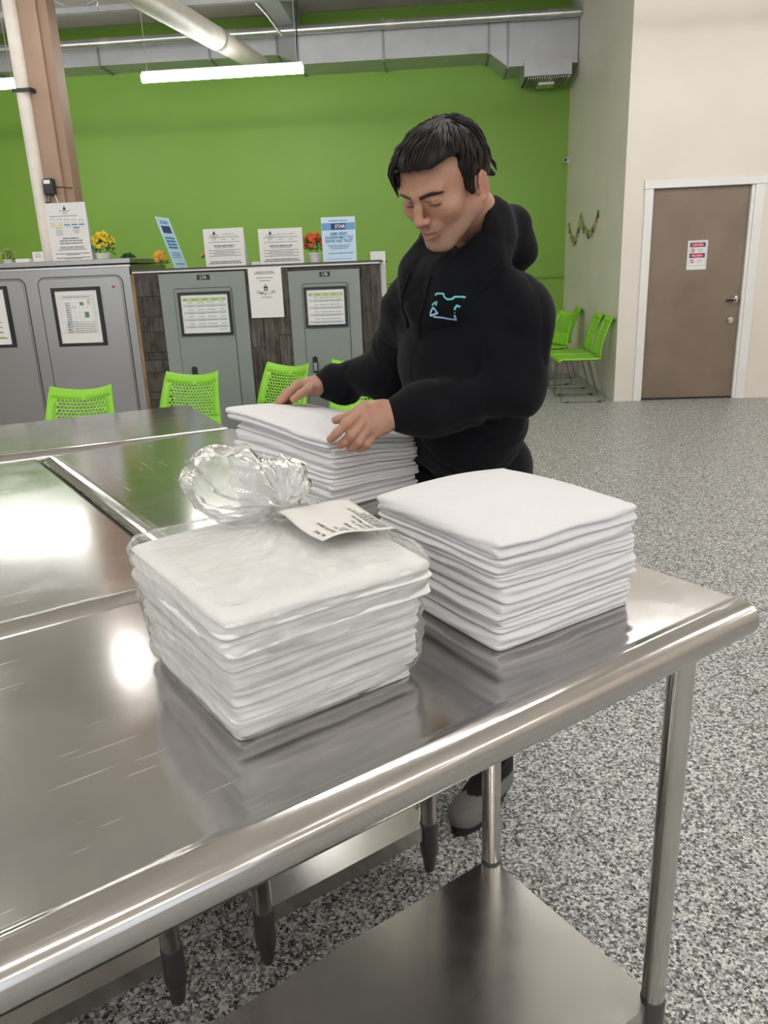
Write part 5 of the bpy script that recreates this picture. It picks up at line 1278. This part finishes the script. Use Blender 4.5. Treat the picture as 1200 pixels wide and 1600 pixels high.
# cut away the face: keep hair behind the hairline
line = y-(.058+.020*np.clip((z-.055)/.05, -1, 1.6)+.012*np.sin(x*30+.6))
cut1 = np.maximum(y-(.052+.02*np.clip(x/.07, -1, 0)*-1), (.066-.10*np.clip(-x-.02, 0, .06)+.35*np.clip(x-.035, 0, .04)*0)-z)
front = np.maximum(y-.030, .072+.10*np.clip(np.abs(x)-.045, 0, 1)*0-z)              # below the fringe line, in front of the temples
side = np.maximum(np.maximum(y+.000, -.012-z), .0-np.abs(x)*0)                      # around and below the ears
ear = Fd.ell((.082, -.014, -.032), (.020, .021, .034)); ear2 = Fd.ell((-.082, -.014, -.032), (.020, .021, .034))
keepf = np.minimum(Fd.cone((-.064, .062, .050), (-.066, .064, .018), .016, .010), 1e3)
face_zone = np.maximum(.022-y, z-(.074+.0*x))                                       # negative inside: y>.022 and z<.074
burn = np.minimum(Fd.cone((.071, .018, .040), (.073, .012, -.024), .014, .009), Fd.cone((-.071, .018, .040), (-.073, .012, -.024), .014, .009))
temple = np.maximum(face_zone, -np.minimum(burn, keepf))
Fd.sub(temple, .004)
low = np.maximum(z+.026, -(y+.034)); low = np.maximum(low, -burn); Fd.sub(low, .004)  # nothing below the ear top in front of the ear
Fd.sub(np.maximum(z+.078+0*x, -1), .004); Fd.sub(ear, .003); Fd.sub(ear2, .003)
comb = np.sin((x*95+6*np.sin(y*24+z*18))+3*np.sin(x*31+z*20))*.0016+np.sin(x*230+y*40*np.sin(x*20)+z*60)*.0007
Fd.d = (Fd.d+comb).astype(np.float32)
V, F_ = Fd.mesh(); hair = wobj('hair', np_mesh('hair', [(V, F_)]), M['hair'])
HBV = BVHTree.FromPolygons([tuple(v) for v in V], [tuple(int(i) for i in f) for f in F_])
rnd = random.Random(21); bm = bmesh.new(); MH3 = MH.to_3x3(); crown = Vector((.028, -.060, .120))
for k in range(620):
    a = rnd.uniform(0, 2*pi); el = rnd.uniform(-.25, 1.45); d0 = Vector((cos(a)*cos(el), sin(a)*cos(el), sin(el)))
    c0 = Vector((0, -.018, .050)); pts = []; pos = d0.copy()
    flow = Vector((d0.x-.25, d0.y+.45, d0.z-1.0)) if d0.y > -.3 else Vector((d0.x, d0.y*.3, -1.0))
    okk = True
    for j in range(6):
        o_ = MH @ (c0+pos*.25); dr = (MH3 @ (-pos)).normalized(); h = HBV.ray_cast(o_, dr, .24)
        if h[0] is None: okk = False; break
        lp = MH.inverted() @ h[0]
        if (lp-c0).length < .070: okk = False; break
        lift = .0012+.0035*(j/5)**2*rnd.random(); pts.append(h[0]-dr*lift)
        tang = flow-pos*flow.dot(pos); pos = (pos+tang.normalized()*.085+Vector((rnd.uniform(-1, 1), rnd.uniform(-1, 1), rnd.uniform(-1, 1)))*.012).normalized()
    if okk and len(pts) > 3: tube(bm, pts, [.0008, .0016, .0018, .0016, .0011, .0003][:len(pts)], 5, caps=False)
wobj('hair_locks', finish(bm, True), M['hair'], kind='stuff')
def lock(pts, r):
    bm = bmesh.new()
    for q in range(7):
        o_ = Vector((rnd.uniform(-1, 1), rnd.uniform(-1, 1), rnd.uniform(-1, 1)))*.004
        tube(bm, [MH @ (Vector(p)+o_*(1-.3*i)) for i, p in enumerate(pts)], [r*.5, r*.6, r*.5, r*.12], 5)
    wobj('loose_lock', finish(bm, True), M['hair'])
lock([(-.046, .078, .086), (-.060, .077, .066), (-.065, .073, .042), (-.065, .072, .010)], .006)
lock([(-.038, .084, .086), (-.052, .084, .066), (-.058, .081, .048), (-.061, .080, .030)], .006)
lock([(.030, -.112, .000), (.034, -.124, -.020), (.040, -.132, -.040), (.044, -.130, -.058)], .007)
# ---- chest print: outline of a little garment, and two draw cords
M['print_teal'] = mat('teal_blue_print', (.16, .55, .60), .6); M['print_blue'] = mat('light_blue_print_ink', (.36, .60, .85), .6)
LX, LZ, LS = .043, .068, .00098     # print origin: his left chest; unit = one photo pixel
LOGO = [([(703, 451.5), (707, 448.5), (716, 449), (717, 455), (721, 459), (726, 459), (729, 455), (736, 456), (737, 458)], 0), ([(702, 470), (705, 463), (699, 466), (696, 470)], 0),
        ([(697, 473), (693, 481), (692, 488), (703, 483), (698, 473)], 1), ([(696, 489.5), (708, 492), (721, 496.5), (724, 487)], 1), ([(726, 478), (730, 470), (733, 473)], 0), ([(725, 482.6), (725.8, 483.6)], 0)]
for pl_, w in LOGO:
    q = [(LX+(x_-714)*LS*1.62, LZ-(z_-472)*LS*1.15) for x_, z_ in pl_]
    b_ = ribbon(q, .0036)
    wobj('chest_print', finish(b_), M['print_blue'] if w else M['print_teal'])
for sgn, ln_ in ((-1, .19), (1, .20)):
    pts = []
    for k in range(12):
        t = k/11; p = on_chest(chest(*((-.059-.022*t, .135-.102*t) if sgn < 0 else (.012-.042*t, .13-.111*t))), .003)
        if p: pts.append(p)
    if len(pts) > 2:
        bm = bmesh.new(); tube(bm, pts, .0028, 7); tube(bm, [pts[-1], pts[-1]+Vector((0, 0, -.012))], [.0042, .0042], 8); wobj('drawstring', finish(bm, True), M['hoodie'])
# ---- shoes
def shoe(ank, toe_dir, nm):
    d = Vector(toe_dir).normalized(); s = Vector((-d.y, d.x, 0)); O_ = Vector((ank.x, ank.y, 0)); mm = Matrix((s*-1, d, Vector((0, 0, 1)))).transposed().to_4x4(); mm.translation = O_
    Fs = Field((-.07, -.10, .0), (.07, .22, .16), .004); Fs.world()
    Fs.add(Fs.cone((0, -.04, .045), (0, -.035, .10), .040, .042), .001); Fs.add(Fs.ell((0, .06, .040), (.044, .12, .045)), .03); Fs.add(Fs.ell((.004, .125, .034), (.047, .062, .034)), .02); Fs.add(Fs.cone((0, .0, .07), (0, .06, .055), .04, .035), .03)
    Fs.d = np.maximum(Fs.d, .018-Fs.Z); V, F_ = Fs.mesh(); V = (np.array(mm)[:3, :3]@V.T).T+np.array(mm)[:3, 3]
    loc = (np.array(mm.inverted())[:3, :3]@V.T).T+np.array(mm.inverted())[:3, 3]
    c = np.tile(np.array([.20, .20, .195]), (len(V), 1)); dark = (loc[:, 1] < .105+.006*np.sin(loc[:, 0]*300)) & (np.abs(loc[:, 0]) < .036+.2*np.clip(loc[:, 2]-.05, 0, 1)) & (loc[:, 2] > .045); c[dark] = (.008, .008, .009)
    c[(loc[:, 2] > .080)] = (.008, .008, .009)
    up = wobj(nm, np_mesh(nm, [(V, F_)], c), SHOE_MAT)
    out = []
    for k in range(28):
        a = 2*pi*k/28; x_ = .046*cos(a)*(1+.08*sin(a)); y_ = .055+.135*sin(a); out.append((x_*(.85 if y_ < 0 else 1), y_))
    bm = bmesh.new(); A = [bm.verts.new(mm @ Vector((x_, y_, .001))) for x_, y_ in out]; B2 = [bm.verts.new(mm @ Vector((x_*1.03, y_, .024))) for x_, y_ in out]
    for k in range(28): bm.faces.new((A[k], A[(k+1) % 28], B2[(k+1) % 28], B2[k]))
    bm.faces.new(A[::-1]); bm.faces.new(B2); bmesh.ops.recalc_face_normals(bm, faces=bm.faces); wobj('sole', finish(bm, True), M['black_rubber'], up)
    bm = bmesh.new()
    for k in range(5):
        y_ = .03+k*.016; z_ = .092-k*.008; tube(bm, [mm @ Vector(q) for q in ((-.03, y_, z_-.018), (0, y_+.006, z_+.004), (.03, y_, z_-.018))], .0028, 6)
    tube(bm, [mm @ Vector(q) for q in ((0, .03, .10), (.02, .035, .115), (.035, .05, .10), (.02, .055, .095), (0, .03, .10))], .0022, 6); wobj('laces', finish(bm, True), M['black'], up)
m, N, L, P = new_mat('shoe_knit'); a = N.new('ShaderNodeAttribute'); a.attribute_name = 'tone'; L.new(a.outputs['Color'], P.inputs['Base Color']); P.inputs['Roughness'].default_value = .8
wv = N.new('ShaderNodeTexWave'); wv.inputs['Scale'].default_value = 90; tc = N.new('ShaderNodeTexCoord'); L.new(tc.outputs['Object'], wv.inputs['Vector']); b = N.new('ShaderNodeBump'); b.inputs['Strength'].default_value = .5; b.inputs['Distance'].default_value = .002; L.new(wv.outputs['Fac'], b.inputs['Height']); L.new(b.outputs[0], P.inputs['Normal']); SHOE_MAT = m
shoe(AL, (-.62, -.79, 0), 'shoe'); shoe(AR, (-.62, -.79, 0), 'shoe')
